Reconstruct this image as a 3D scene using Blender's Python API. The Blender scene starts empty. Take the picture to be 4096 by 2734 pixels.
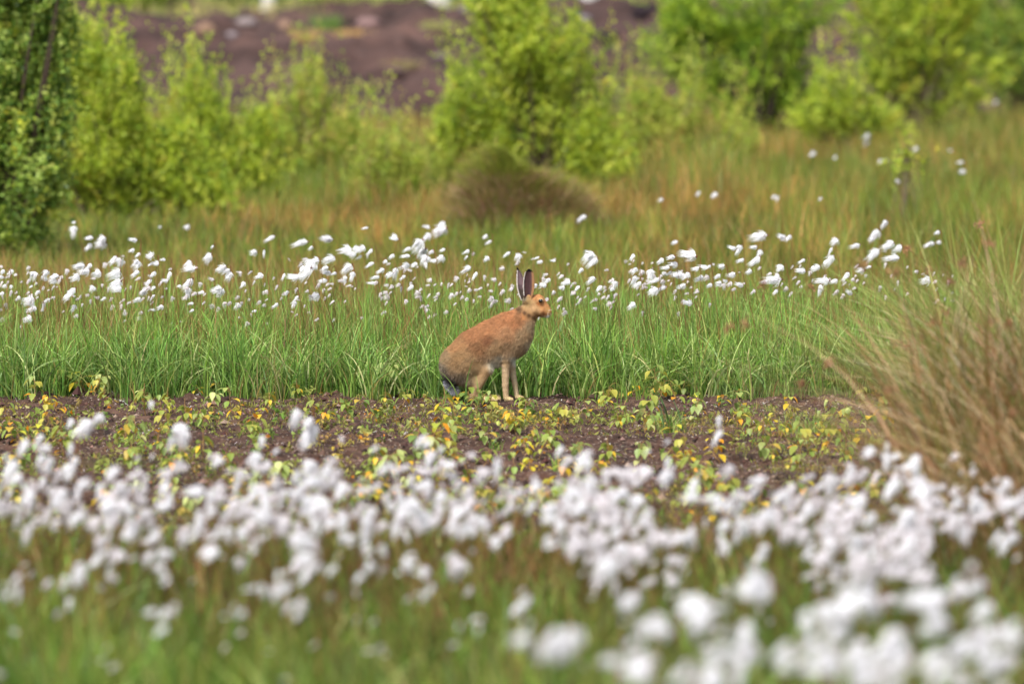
import bpy, math, numpy as np
from mathutils import Vector, Matrix, Euler

rng = np.random.default_rng(11)
sc = bpy.context.scene
COL = sc.collection
FP = 5280.0                      # focal length in pixels of a 1024-wide frame
CAMZ = 1.65
PITCH = math.atan(376.5 / FP)

# ------------------------------------------------------------------ helpers
def lin(c):
    c = np.asarray(c, float) / 255.0
    return np.where(c <= 0.04045, c / 12.92, ((c + 0.055) / 1.055) ** 2.4)

def pt(px, py, D):
    """a 1024-frame pixel seen at depth Y = D -> (x, z)"""
    u = (np.asarray(px, float) - 512) / FP
    v = (341.5 - np.asarray(py, float)) / FP
    cp, sp = math.cos(PITCH), math.sin(PITCH)
    dy = cp + v * sp
    dz = -sp + v * cp
    return u / dy * D, CAMZ + dz / dy * D

def ground_D(py):
    x, z = pt(512, py, 1.0)
    return CAMZ / (CAMZ - z)

def _hash(ix, iy, seed):
    n = (ix.astype(np.int64) * 374761393 + iy.astype(np.int64) * 668265263 + seed * 974634777) & 0x7fffffff
    n = ((n ^ (n >> 13)) * 1274126177) & 0x7fffffff
    return ((n ^ (n >> 16)) & 0xffff) / 65535.0

def vnoise(x, y, seed=0):
    x = np.asarray(x, float); y = np.asarray(y, float)
    ix = np.floor(x); iy = np.floor(y); fx = x - ix; fy = y - iy
    fx = fx * fx * (3 - 2 * fx); fy = fy * fy * (3 - 2 * fy)
    a = _hash(ix, iy, seed); b = _hash(ix + 1, iy, seed); c = _hash(ix, iy + 1, seed); d = _hash(ix + 1, iy + 1, seed)
    return (a * (1 - fx) + b * fx) * (1 - fy) + (c * (1 - fx) + d * fx) * fy

def fbm(x, y, seed=0, octv=4):
    s = 0; a = 0.5; t = 0
    for i in range(octv):
        s = s + a * vnoise(x * 2 ** i, y * 2 ** i, seed + i); t += a; a *= 0.5
    return s / t

def H(x, y):
    """height of the flat bog floor"""
    x = np.asarray(x, float); y = np.asarray(y, float)
    m = np.clip((21.2 - y) / 0.5, 0, 1) * np.clip((y - 13.0) / 1.0, 0, 1)
    big = (fbm(x * 1.2, y * 1.2, 5, 2) - 0.5) * 0.05
    cl = (fbm(x * 9, y * 9, 7, 4) - 0.5) * 0.062 + (fbm(x * 38, y * 38, 17, 2) - 0.5) * 0.022
    return big * 0.6 * m + cl * m

def mk(name, V, faces, mat=None, parent=None, col=None, smooth=False, link=True):
    """faces: list of int arrays (n,3) or (n,4)"""
    me = bpy.data.meshes.new(name)
    V = np.ascontiguousarray(V, np.float32)
    faces = [np.asarray(f, np.int32) for f in faces if len(f)]
    me.vertices.add(len(V)); me.vertices.foreach_set('co', V.ravel())
    nl = sum(f.size for f in faces); npoly = sum(len(f) for f in faces)
    me.loops.add(nl); me.polygons.add(npoly)
    me.loops.foreach_set('vertex_index', np.concatenate([f.ravel() for f in faces]))
    tot = np.concatenate([np.full(len(f), f.shape[1], np.int32) for f in faces])
    me.polygons.foreach_set('loop_start', np.concatenate([[0], np.cumsum(tot)[:-1]]).astype(np.int32))
    me.polygons.foreach_set('use_smooth', np.full(npoly, bool(smooth)))
    if col is not None:
        a = me.color_attributes.new('Col', 'FLOAT_COLOR', 'POINT')
        c4 = np.ones((len(V), 4), np.float32); c4[:, :3] = col
        a.data.foreach_set('color', c4.ravel())
    me.update(calc_edges=True)
    o = bpy.data.objects.new(name, me)
    if link: COL.objects.link(o)
    if mat: me.materials.append(mat)
    if parent: o.parent = parent
    return o

def tag(o, label=None, cat=None, group=None, kind=None):
    if label: o['label'] = label
    if cat: o['category'] = cat; o['kind'] = 'thing'
    if group: o['group'] = group
    if kind: o['kind'] = kind
    return o

def empty(name, loc, label=None, cat=None, group=None, rz=0):
    o = bpy.data.objects.new(name, None); COL.objects.link(o)
    o.location = loc; o.rotation_euler = (0, 0, rz); o.empty_display_size = 0.05
    return tag(o, label, cat, group)

# ------------------------------------------------------------------ materials
def nodemat(name):
    m = bpy.data.materials.new(name); m.use_nodes = True
    nt = m.node_tree; nt.nodes.clear()
    out = nt.nodes.new('ShaderNodeOutputMaterial')
    return m, nt, out

def plantmat(name, rough=0.55, transl=0.35, spec=0.3, nscale=40, namp=0.25):
    m, nt, out = nodemat(name)
    at = nt.nodes.new('ShaderNodeAttribute'); at.attribute_name = 'Col'
    tc = nt.nodes.new('ShaderNodeTexCoord')
    no = nt.nodes.new('ShaderNodeTexNoise'); no.inputs['Scale'].default_value = nscale; no.inputs['Detail'].default_value = 2
    nt.links.new(tc.outputs['Object'], no.inputs['Vector'])
    mr = nt.nodes.new('ShaderNodeMapRange'); mr.inputs['To Min'].default_value = 1 - namp; mr.inputs['To Max'].default_value = 1 + namp
    nt.links.new(no.outputs['Fac'], mr.inputs['Value'])
    mx = nt.nodes.new('ShaderNodeVectorMath'); mx.operation = 'SCALE'
    nt.links.new(at.outputs['Color'], mx.inputs[0]); nt.links.new(mr.outputs['Result'], mx.inputs['Scale'])
    p = nt.nodes.new('ShaderNodeBsdfPrincipled'); p.inputs['Roughness'].default_value = rough
    p.inputs['Specular IOR Level'].default_value = spec
    nt.links.new(mx.outputs[0], p.inputs['Base Color'])
    if transl > 0:
        t = nt.nodes.new('ShaderNodeBsdfTranslucent'); nt.links.new(mx.outputs[0], t.inputs['Color'])
        ms = nt.nodes.new('ShaderNodeMixShader'); ms.inputs[0].default_value = transl
        nt.links.new(p.outputs[0], ms.inputs[1]); nt.links.new(t.outputs[0], ms.inputs[2])
        nt.links.new(ms.outputs[0], out.inputs['Surface'])
    else:
        nt.links.new(p.outputs[0], out.inputs['Surface'])
    return m

M_GRASS = plantmat('grass_blade', 0.5, 0.22, 0.25, 60, 0.25)
M_LEAF = plantmat('leaf', 0.45, 0.45, 0.3, 25, 0.2)
M_STEM = plantmat('stem', 0.7, 0.1, 0.2, 60, 0.25)
M_COTTON = plantmat('cotton_fibre', 0.9, 0.58, 0.1, 200, 0.04)
M_FUR = plantmat('hare_fur', 0.75, 0.12, 0.25, 120, 0.12)
M_STONE = plantmat('stone', 0.85, 0.0, 0.2, 9, 0.35)
M_HEATH = plantmat('heather_sprig', 0.7, 0.2, 0.2, 30, 0.25)
M_LITTER = plantmat('litter', 0.8, 0.15, 0.25, 60, 0.3)

def groundmat(name, cols, sc1, mossy=False):
    m, nt, out = nodemat(name)
    tc = nt.nodes.new('ShaderNodeTexCoord')
    n1 = nt.nodes.new('ShaderNodeTexNoise'); n1.inputs['Scale'].default_value = sc1; n1.inputs['Detail'].default_value = 6; n1.inputs['Roughness'].default_value = 0.7
    nt.links.new(tc.outputs['Object'], n1.inputs['Vector'])
    r = nt.nodes.new('ShaderNodeValToRGB'); e = r.color_ramp.elements
    e[0].position = 0.33; e[0].color = (*cols[0], 1); e[1].position = 0.68; e[1].color = (*cols[2], 1)
    k = e.new(0.5); k.color = (*cols[1], 1)
    nt.links.new(n1.outputs['Fac'], r.inputs['Fac'])
    n2 = nt.nodes.new('ShaderNodeTexNoise'); n2.inputs['Scale'].default_value = sc1 * 11; n2.inputs['Detail'].default_value = 4
    nt.links.new(tc.outputs['Object'], n2.inputs['Vector'])
    r2 = nt.nodes.new('ShaderNodeValToRGB'); e = r2.color_ramp.elements
    e[0].position = 0.6; e[0].color = (0, 0, 0, 1); e[1].position = 0.72; e[1].color = (1, 1, 1, 1)
    nt.links.new(n2.outputs['Fac'], r2.inputs['Fac'])
    mix = nt.nodes.new('ShaderNodeMix'); mix.data_type = 'RGBA'
    nt.links.new(r2.outputs['Color'], mix.inputs['Factor']); nt.links.new(r.outputs['Color'], mix.inputs[6])
    mix.inputs[7].default_value = (*cols[3], 1)
    last = mix.outputs[2]
    if mossy:
        at = nt.nodes.new('ShaderNodeAttribute'); at.attribute_name = 'Col'
        mm = nt.nodes.new('ShaderNodeMix'); mm.data_type = 'RGBA'
        nt.links.new(at.outputs['Fac'], mm.inputs['Factor']); nt.links.new(last, mm.inputs[6])
        mm.inputs[7].default_value = (*lin((52, 48, 24)), 1)
        last = mm.outputs[2]
    p = nt.nodes.new('ShaderNodeBsdfPrincipled'); p.inputs['Roughness'].default_value = 0.9; p.inputs['Specular IOR Level'].default_value = 0.2
    nt.links.new(last, p.inputs['Base Color'])
    b = nt.nodes.new('ShaderNodeBump'); b.inputs['Strength'].default_value = 0.6; b.inputs['Distance'].default_value = 0.02
    nt.links.new(n2.outputs['Fac'], b.inputs['Height']); nt.links.new(b.outputs[0], p.inputs['Normal'])
    nt.links.new(p.outputs[0], out.inputs['Surface'])
    return m

M_PEAT = groundmat('peat', [lin((24, 16, 12)), lin((62, 44, 36)), lin((92, 69, 57)), lin((150, 136, 122))], 7, True)
M_BANK = groundmat('bank_peat', [lin((20, 13, 12)), lin((58, 41, 37)), lin((84, 62, 55)), lin((90, 69, 62))], .9)

# ------------------------------------------------------------------ blades and leaves
def blades(base, h, ang, lean, width, segs=4, droop=0.2, face=None, c0=None, c1=None, crook=0.0):
    """arched tapering blades. base (N,3), h heights, ang heading, lean sideways reach / h; c0, c1 colours at base / tip"""
    N = len(base)
    d = np.stack([np.cos(ang), np.sin(ang), np.zeros(N)], 1)
    up = np.array([0, 0, 1.0])
    hh = h[:, None]; ln = np.broadcast_to(np.asarray(lean, float), (N,))[:, None]; dr = np.broadcast_to(np.asarray(droop, float), (N,))[:, None]
    P0 = base
    P1 = base + up * hh * 0.62 + d * hh * ln * 0.16
    P2 = base + up * hh * (1 - dr) + d * hh * ln
    if face is None: face = rng.uniform(0, 2 * np.pi, N)
    w = np.stack([np.cos(face), np.sin(face) * 0.6, np.zeros(N)], 1) * width[:, None] * 0.5
    vs = []; cs = []
    for i in range(segs + 1):
        t = i / segs
        P = P0 * (1 - t) ** 2 + P1 * 2 * t * (1 - t) + P2 * t * t
        k = (1 - t ** 1.8) * (0.75 + 0.5 * min(t * 3, 1) * (1 - t))
        c = c0 * (1 - t) + c1 * t
        if i < segs:
            vs += [P - w * k, P + w * k]; cs += [c, c]
        else:
            vs += [P]; cs += [c]
    V = np.stack(vs, 1).reshape(-1, 3); C = np.stack(cs, 1).reshape(-1, 3)
    nv = 2 * segs + 1
    off = np.arange(N)[:, None] * nv
    quads = np.concatenate([off + np.array([2 * i, 2 * i + 1, 2 * i + 3, 2 * i + 2]) for i in range(segs - 1)])
    tris = off + np.array([2 * segs - 2, 2 * segs - 1, 2 * segs])
    return V, [tris, quads], C

def join(parts):
    Vs, Fs, Cs, o = [], [], [], 0
    for V, F, C in parts:
        Vs.append(V); Cs.append(C)
        for f in F: Fs.append(np.asarray(f) + o)
        o += len(V)
    t = [f for f in Fs if len(f) and f.shape[1] == 3]; q = [f for f in Fs if len(f) and f.shape[1] == 4]
    F = ([np.concatenate(t)] if t else []) + ([np.concatenate(q)] if q else [])
    return np.concatenate(Vs), F, np.concatenate(Cs)

def unit(v):
    return v / (np.linalg.norm(v, axis=-1, keepdims=True) + 1e-9)

def leaves(P, dirv, L, W, col, fold=0.25):
    """folded 6-vertex leaves at P pointing along dirv"""
    N = len(P)
    d = unit(dirv)
    r = unit(np.cross(d, rng.normal(size=(N, 3)))); n = np.cross(r, d)
    L = L[:, None]; W = W[:, None]
    v = [P, P + d * L * .35 - r * W * .5 + n * W * fold, P + d * L * .72 - r * W * .36 + n * W * fold * .7 - n * L * .05,
         P + d * L - n * L * .12, P + d * L * .72 + r * W * .36 + n * W * fold * .7 - n * L * .05, P + d * L * .35 + r * W * .5 + n * W * fold]
    V = np.stack(v, 1).reshape(-1, 3)
    o = np.arange(N)[:, None] * 6
    quads = np.concatenate([o + np.array([0, 3, 2, 1]), o + np.array([0, 5, 4, 3])])
    return V, [quads], np.repeat(col, 6, 0)

def tube(path, rad, col, sides=4):
    """path (n,3)"""
    path = np.asarray(path, float); n = len(path)
    rad = np.broadcast_to(np.asarray(rad, float), (n,))
    T = unit(np.gradient(path, axis=0))
    ref = np.array([0.3, 1, 0.2]) if abs(T[0, 1]) < 0.9 else np.array([1, 0, 0.2])
    A = unit(np.cross(T, ref)); B = np.cross(T, A)
    a = np.arange(sides) / sides * 2 * np.pi
    V = (path[:, None] + rad[:, None, None] * (A[:, None] * np.cos(a)[None, :, None] + B[:, None] * np.sin(a)[None, :, None])).reshape(-1, 3)
    q = []
    for i in range(n - 1):
        for s in range(sides):
            q.append([i * sides + s, i * sides + (s + 1) % sides, (i + 1) * sides + (s + 1) % sides, (i + 1) * sides + s])
    c = np.asarray(col, float)
    C = np.broadcast_to(c, (len(V), 3)) if c.ndim == 1 else np.repeat(c, sides, 0)
    return V, [np.array(q)], C

def pal(colors, weights, n, jit=0.12):
    cs = np.array([lin(c) for c in colors]); w = np.array(weights, float); w /= w.sum()
    c = cs[rng.choice(len(cs), n, p=w)]
    return np.clip(c * (1 + rng.normal(0, jit, (n, 1))) * (1 + rng.normal(0, jit * .4, (n, 3))), 0.004, 0.95)

# ------------------------------------------------------------------ ground
def build_ground():
    xs = np.concatenate([[-320, -150, -70, -35, -18, -10, -7], np.arange(-5, -2.7, .1), np.arange(-2.7, 2.7, .013), np.arange(2.7, 5.01, .1), [7, 10, 18, 35, 70, 150, 320]])
    ys = np.concatenate([[-60, -20, -5, 0], np.arange(3, 13.5, .25), np.arange(13.5, 21.6, .017), np.arange(21.6, 60, .4), [70, 90, 130, 200, 320, 500]])
    X, Y = np.meshgrid(xs, ys, indexing='ij')
    Z = H(X, Y)
    V = np.stack([X, Y, Z], -1).reshape(-1, 3)
    nx, ny = len(xs), len(ys)
    i = np.arange(nx - 1)[:, None] * ny + np.arange(ny - 1)[None]
    i = i.ravel()
    F = np.stack([i, i + ny, i + ny + 1, i + 1], 1)
    edge = 20.15 + 0.12 * np.sin(X * 3.1) + 0.2 * (fbm(X * 2, Y * 0 + 3, 2) - .5)
    moss = np.clip((Y - edge) / 0.25, 0, 1) + np.clip((14.2 - Y) / 0.5, 0, 1) + 0.75 * np.clip((fbm(X * 1.6, Y * 1.6, 40) - .56) * 8, 0, 1)
    moss = np.clip(moss, 0, 1) * 0.85
    col = np.repeat(moss.reshape(-1, 1), 3, 1)
    tag(mk('ground', V, [F], M_PEAT, col=col, smooth=True), 'bare brown peat ground around the hare', None, None, 'structure')
    # peat bank
    xs = np.concatenate([[-140, -80, -50, -30], np.arange(-16, 20, .11), [30, 50, 80, 140]]); ys = np.concatenate([np.arange(50, 92, .13), [96, 105, 130, 200, 400]])
    X, Y = np.meshgrid(xs, ys, indexing='ij')
    Z = bank_z(X, Y)
    V = np.stack([X, Y, Z], -1).reshape(-1, 3); nx, ny = len(xs), len(ys)
    i = (np.arange(nx - 1)[:, None] * ny + np.arange(ny - 1)[None]).ravel()
    F = np.stack([i, i + ny, i + ny + 1, i + 1], 1)
    tag(mk('hill', V, [F], M_BANK, smooth=True), 'long bare purple brown peat bank behind the shrubs', None, None, 'structure')

def bank_z(X, Y):
    t = np.clip((Y - 53) / 24, 0, 1)
    z = -0.12 + 1.0 * t ** 0.9
    rough = (fbm(X * .45, Y * .3, 31, 3) - .5) * 0.8 + (fbm(X * 2.2, Y * 1.2, 33, 3) - .5) * 0.42
    return z + rough * np.clip((Y - 52) / 4, 0, 1)
build_ground()

# ------------------------------------------------------------------ grasses (stuff)
def edge_y(x):
    return 20.12 + 0.05 * np.sin(x * 4.1) + 0.22 * (fbm(x * 3, x * 0 + 3, 2) - .5) + .16 * (vnoise(x * 11, x * 0, 9) - .5)

def sedge():
    parts = []
    # clumps of arching blades along and behind the edge of the bare strip
    nc = 2500
    cx = rng.uniform(-3.1, 3.1, nc); cy = edge_y(cx) + 0.03 + rng.power(0.75, nc) * 3.0
    k = 36
    bx = np.repeat(cx, k) + rng.normal(0, .035, nc * k); by = np.repeat(cy, k) + rng.normal(0, .035, nc * k)
    keep = by > edge_y(bx) - 0.01
    bx, by = bx[keep], by[keep]; n = len(bx)
    hcl = np.repeat(rng.uniform(.8, 1.12, nc), k)[keep]
    depth = by - edge_y(bx)
    h = rng.uniform(.17, .43, n) * hcl * np.clip(0.86 + depth * .25, .7, 1.02)
    ang = rng.uniform(0, 2 * np.pi, n)
    lean = rng.gamma(2.2, .23, n)
    base = np.stack([bx, by, H(bx, by) - .01], 1)
    blue = np.repeat(vnoise(cx * 1.4, cy * 1.2, 77), k)[keep][:, None]
    c = pal([(92, 126, 46), (118, 148, 62), (72, 104, 44), (158, 174, 98), (150, 134, 78), (104, 136, 64)], [5, 4, 4, 1.2, .8, 3], n, .2)
    c = c * (1 - blue * .4) + c * blue * .4 * np.array([.8, .95, 1.25])
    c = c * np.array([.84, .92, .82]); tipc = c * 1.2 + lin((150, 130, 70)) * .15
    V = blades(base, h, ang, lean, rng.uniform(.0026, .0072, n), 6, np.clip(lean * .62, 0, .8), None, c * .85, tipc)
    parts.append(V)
    ne = 90; ex = rng.uniform(-3, 3, ne); ex = ex[(ex < -.25) | (ex > .25)]; ne = len(ex)
    bx = np.repeat(ex, 14) + rng.normal(0, .014, ne * 14); by = edge_y(bx) - np.repeat(rng.exponential(.07, ne), 14) + rng.normal(0, .012, ne * 14); n = len(bx)
    c = pal([(96, 128, 50), (124, 150, 66), (150, 136, 80)], [4, 3, 1], n, .2) * .85; ln = rng.gamma(2, .25, n)
    parts.append(blades(np.stack([bx, by, H(bx, by) - .005], 1), rng.uniform(.06, .26, n), rng.uniform(0, 6.28, n), ln, rng.uniform(.003, .006, n), 6, np.clip(ln * .55, 0, .7), None, c * .85, c * 1.15))
    # broad arching blades in paler greens and straw tones
    n = 3200
    bx = rng.uniform(-3.1, 3.1, n); by = edge_y(bx) + rng.power(.6, n) * 1.6 + .01
    base = np.stack([bx, by, H(bx, by)], 1); ln = rng.uniform(.35, 1.25, n)
    c = pal([(178, 190, 122), (150, 170, 88), (190, 184, 130), (128, 154, 90)], [3, 4, 1.5, 3], n, .1)
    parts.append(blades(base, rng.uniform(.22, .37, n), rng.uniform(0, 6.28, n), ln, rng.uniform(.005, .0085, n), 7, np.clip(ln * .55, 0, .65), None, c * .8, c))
    # fine orange-brown tops mixed in behind
    n = 34000
    bx = rng.uniform(-3.3, 3.3, n); by = edge_y(bx) + rng.uniform(.25, 4.6, n)
    base = np.stack([bx, by, bx * 0], 1)
    left = np.clip((1.5 - bx) / 3, .4, 1)
    kp = rng.uniform(0, 1, n) < left; base = base[kp]; n = len(base)
    c = pal([(138, 110, 58), (160, 112, 66), (120, 118, 56), (124, 86, 62), (176, 140, 92)], [4, 3, 3.5, 2, 1.5], n)
    c = c * .9
    parts.append(blades(base, rng.uniform(.26, .44, n), rng.uniform(0, 6.28, n), rng.uniform(.05, .5, n), rng.uniform(.0015, .0034, n), 3, .08, None, c * .8, c))
    V, F, C = join(parts)
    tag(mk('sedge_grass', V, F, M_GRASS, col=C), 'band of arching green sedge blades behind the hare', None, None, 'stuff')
sedge()

def meadow():
    n = 175000
    by = 22.5 + 32 * rng.power(0.95, n); half = by * .097 + 1.5
    bx = rng.uniform(-1, 1, n) * half
    px = bx / by * FP + 512
    base = np.stack([bx, by, bx * 0 - .01], 1)
    nz = fbm(bx * .8, by * .35, 50, 3)
    right = np.clip((px - 620) / 300, 0, 1)
    rust = np.clip((nz - .42) * 5, 0, 1) * (1 - right * .6) * np.clip((by - 26) / 5, .15, .85)
    g = pal([(100, 120, 38), (122, 136, 50), (80, 102, 36), (136, 130, 58)], [4, 4, 3, 2], n)
    r = pal([(166, 126, 66), (152, 120, 64), (178, 132, 74), (136, 122, 58)], [4, 4, 2, 3], n)
    sel = (rng.uniform(0, 1, n) < rust * .8 + .12)[:, None]
    clump = fbm(bx * 3.5, by * 1.6, 55, 2)[:, None]
    c = np.where(sel, r, g) * (0.25 + 1.1 * clump)
    h = (.7 + .6 * clump[:, 0]) * rng.uniform(.08, .23, n) * (0.75 + .6 * nz)
    tall = np.exp(-((px - 360) / 75) ** 2) * np.clip((by - 34) / 3, 0, 1) * (by < 44) + np.exp(-((px - 690) / 60) ** 2) * (by > 34) * (by < 46) + right * .4 * (by > 26)
    h = h * (1 + 1.9 * np.clip(tall, 0, 1) * rng.uniform(.3, 1, n))
    V, F, C = blades(base, h, rng.uniform(0, 6.28, n), rng.uniform(.05, .55, n), rng.uniform(.003, .007, n) * (by / 30), 3, .1, None, c * .9, c * 1.1)
    tag(mk('meadow_grass', V, F, M_GRASS, col=C), 'rust and olive bog grass between the sedge and the shrubs', None, None, 'stuff')
    # pinkish feathery grass at far right
meadow()

def foreground_grass():
    parts = []
    n = 44000
    by = rng.uniform(8.3, 14.3, n); half = by * .097 + .45; bx = rng.uniform(-1, 1, n) * half
    edge = 13.9 + .5 * (fbm(bx * 2, bx * 0, 9) - .5) * 2
    k = by < edge; bx, by = bx[k], by[k]; n = len(bx)
    base = np.stack([bx, by, bx * 0 - .01], 1)
    z = fbm(bx * 1.3, by * 1.1, 62, 3)
    brown = (rng.uniform(0, 1, n) < np.clip((by - 11.2) / 3.0, .05, .5) + (z - .5) * .6)[:, None]
    g = pal([(92, 120, 34), (66, 94, 28), (128, 150, 60), (108, 110, 44), (160, 164, 96)], [4, 5, 2, 2.5, .8], n, .2)
    r = pal([(122, 82, 50), (112, 94, 44), (146, 106, 62), (92, 62, 44)], [3, 3, 2.5, 3], n)
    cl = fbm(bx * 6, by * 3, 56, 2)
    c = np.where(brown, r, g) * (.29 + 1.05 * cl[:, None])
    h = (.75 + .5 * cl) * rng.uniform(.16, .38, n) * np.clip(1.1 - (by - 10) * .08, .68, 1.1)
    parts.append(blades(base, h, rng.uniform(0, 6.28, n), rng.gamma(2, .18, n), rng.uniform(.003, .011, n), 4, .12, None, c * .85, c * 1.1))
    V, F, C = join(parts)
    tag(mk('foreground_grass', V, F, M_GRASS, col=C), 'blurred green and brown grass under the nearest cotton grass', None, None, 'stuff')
foreground_grass()

def peat_litter():
    parts = []
    # crumbs of peat
    n = 15000
    x = rng.uniform(-2.7, 2.7, n); y = rng.uniform(13.9, 20.7, n)
    s = rng.gamma(2, .0028, n) + .002
    P = np.stack([x, y, H(x, y) + s * .25], 1)
    oct_ = np.array([[1, 0, 0], [-1, 0, 0], [0, 1, 0], [0, -1, 0], [0, 0, .8], [0, 0, -.8]])
    V = P[:, None] + oct_[None] * s[:, None, None] * rng.uniform(.5, 1.4, (n, 6, 1))
    f = np.array([[0, 2, 4], [2, 1, 4], [1, 3, 4], [3, 0, 4]])
    F = (np.arange(n)[:, None, None] * 6 + f).reshape(-1, 3)
    C = np.repeat(pal([(64, 42, 36), (84, 60, 52), (128, 104, 92), (42, 28, 24)], [3, 3, 1.5, 3], n), 6, 0)
    parts.append((V.reshape(-1, 3), [F], C))
    # straws, bleached stems and windblown cotton fibres
    n = 36000
    x = rng.uniform(-2.7, 2.7, n); y = rng.uniform(13.9, 20.45, n)
    m = fbm(x * 2.3, y * 2.3, 88, 3) + rng.normal(0, .06, n)
    k = m > .44; x, y = x[k], y[k]; n = len(x)
    base = np.stack([x, y, H(x, y) + .002], 1)
    c = pal([(176, 156, 140), (205, 195, 190), (150, 120, 88), (222, 218, 220), (124, 96, 60), (104, 100, 48), (128, 120, 60)], [2, 1.4, 3, .7, 3, 3, 2.5], n)
    L = rng.uniform(.008, .035, n)
    parts.append(blades(base, L * .45, rng.uniform(0, 6.28, n), rng.uniform(1, 3.0, n), rng.uniform(.0012, .003, n), 2, .5, None, c, c))
    # clots of fibre
    n = 70
    x = rng.uniform(-2.5, 2.5, n); y = rng.uniform(14.6, 20.3, n)
    for a, b in zip(x, y):
        kk = 26; s = rng.uniform(.007, .02)
        xx = a + rng.normal(0, s, kk); yy = b + rng.normal(0, s, kk)
        base = np.stack([xx, yy, H(xx, yy) + rng.uniform(0, .006, kk)], 1)
        c = pal([(215, 212, 214), (190, 180, 176)], [1, 1], kk, .06)
        parts.append(blades(base, rng.uniform(.003, .008, kk), rng.uniform(0, 6.28, kk), rng.uniform(1, 4, kk), np.full(kk, .0024), 2, .5, None, c, c))
    V, F, C = join(parts)
    tag(mk('peat_litter', V, F, M_LITTER, col=C), 'crumbs, straws and stray white fibres strewn on the bare peat', None, None, 'stuff')
    # low mossy sprigs
    n = 80000
    x = rng.uniform(-2.8, 2.8, n); y = rng.uniform(13.9, 20.5, n)
    m = fbm(x * 1.6, y * 1.6, 40) + .10 * np.clip((17.5 - y) / 3, 0, 1) + .10 * np.clip((x - 1.1) / .8, 0, 1) + rng.normal(0, .035, n)
    k = m > .495; x, y = x[k], y[k]; n = len(x)
    base = np.stack([x, y, H(x, y) - .002], 1)
    c = pal([(126, 130, 50), (146, 138, 60), (102, 114, 44), (142, 108, 56)], [4, 3, 3, 2], n)
    V, F, C = blades(base, rng.uniform(.008, .03, n), rng.uniform(0, 6.28, n), rng.uniform(.2, 1.4, n), rng.uniform(.0022, .005, n), 2, .2, None, c * .8, c * 1.1)
    tag(mk('moss', V, F, M_GRASS, col=C), 'low olive moss creeping over the bare peat strip', None, None, 'stuff')
peat_litter()

def ground_leaves():
    # carpet of tiny leafy shoots between the seedlings
    n = 2300
    x = rng.uniform(-2.7, 2.7, n); y = rng.uniform(14.0, 20.25, n)
    m = fbm(x * 1.9 + 4, y * 1.1, 91, 3) + .05 * np.clip((18.5 - y) / 3, 0, 1) + rng.normal(0, .03, n)
    k = (m > .47) & ~((abs(x - .06) < .32) & (y > 19.6)); x, y = x[k], y[k]; n = len(x)
    kk = 9
    P = np.repeat(np.stack([x, y, H(x, y)], 1), kk, 0)
    sc_ = np.repeat(rng.uniform(.5, 1.25, n), kk)
    off = rng.normal(0, 1, (n * kk, 3)) * [.013, .013, 0]; off[:, 2] = rng.uniform(.003, .045, n * kk) * sc_
    P = P + off * sc_[:, None] ** .5
    base = pal([(142, 150, 72), (160, 158, 82), (120, 136, 64), (184, 164, 74), (140, 114, 64)], [4, 3, 3, 1.2, 1.6], n, .2)
    c = np.repeat(base, kk, 0) * rng.uniform(.7, 1.2, (n * kk, 1))
    o = rng.uniform(0, 1, n * kk) < .02; c[o] = lin((218, 140, 40))
    L = rng.uniform(.010, .026, n * kk) * sc_
    V, F, C = leaves(P, rng.normal(0, 1, (n * kk, 3)) + [0, 0, -.5], L, L * .62, c)
    b = P.copy(); b[:, 2] = H(b[:, 0], b[:, 1])
    st = blades(b, np.maximum(P[:, 2] - b[:, 2], .003), rng.uniform(0, 6.28, len(b)), np.full(len(b), .1), np.full(len(b), .0012), 2, 0., None, c * .8, c * .8)
    V, F, C = join([(V, F, C), st])
    tag(mk('ground_cover', V, F, M_LEAF, col=C), 'low carpet of tiny yellow green leaves on the peat', None, None, 'stuff')
ground_leaves()

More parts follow.
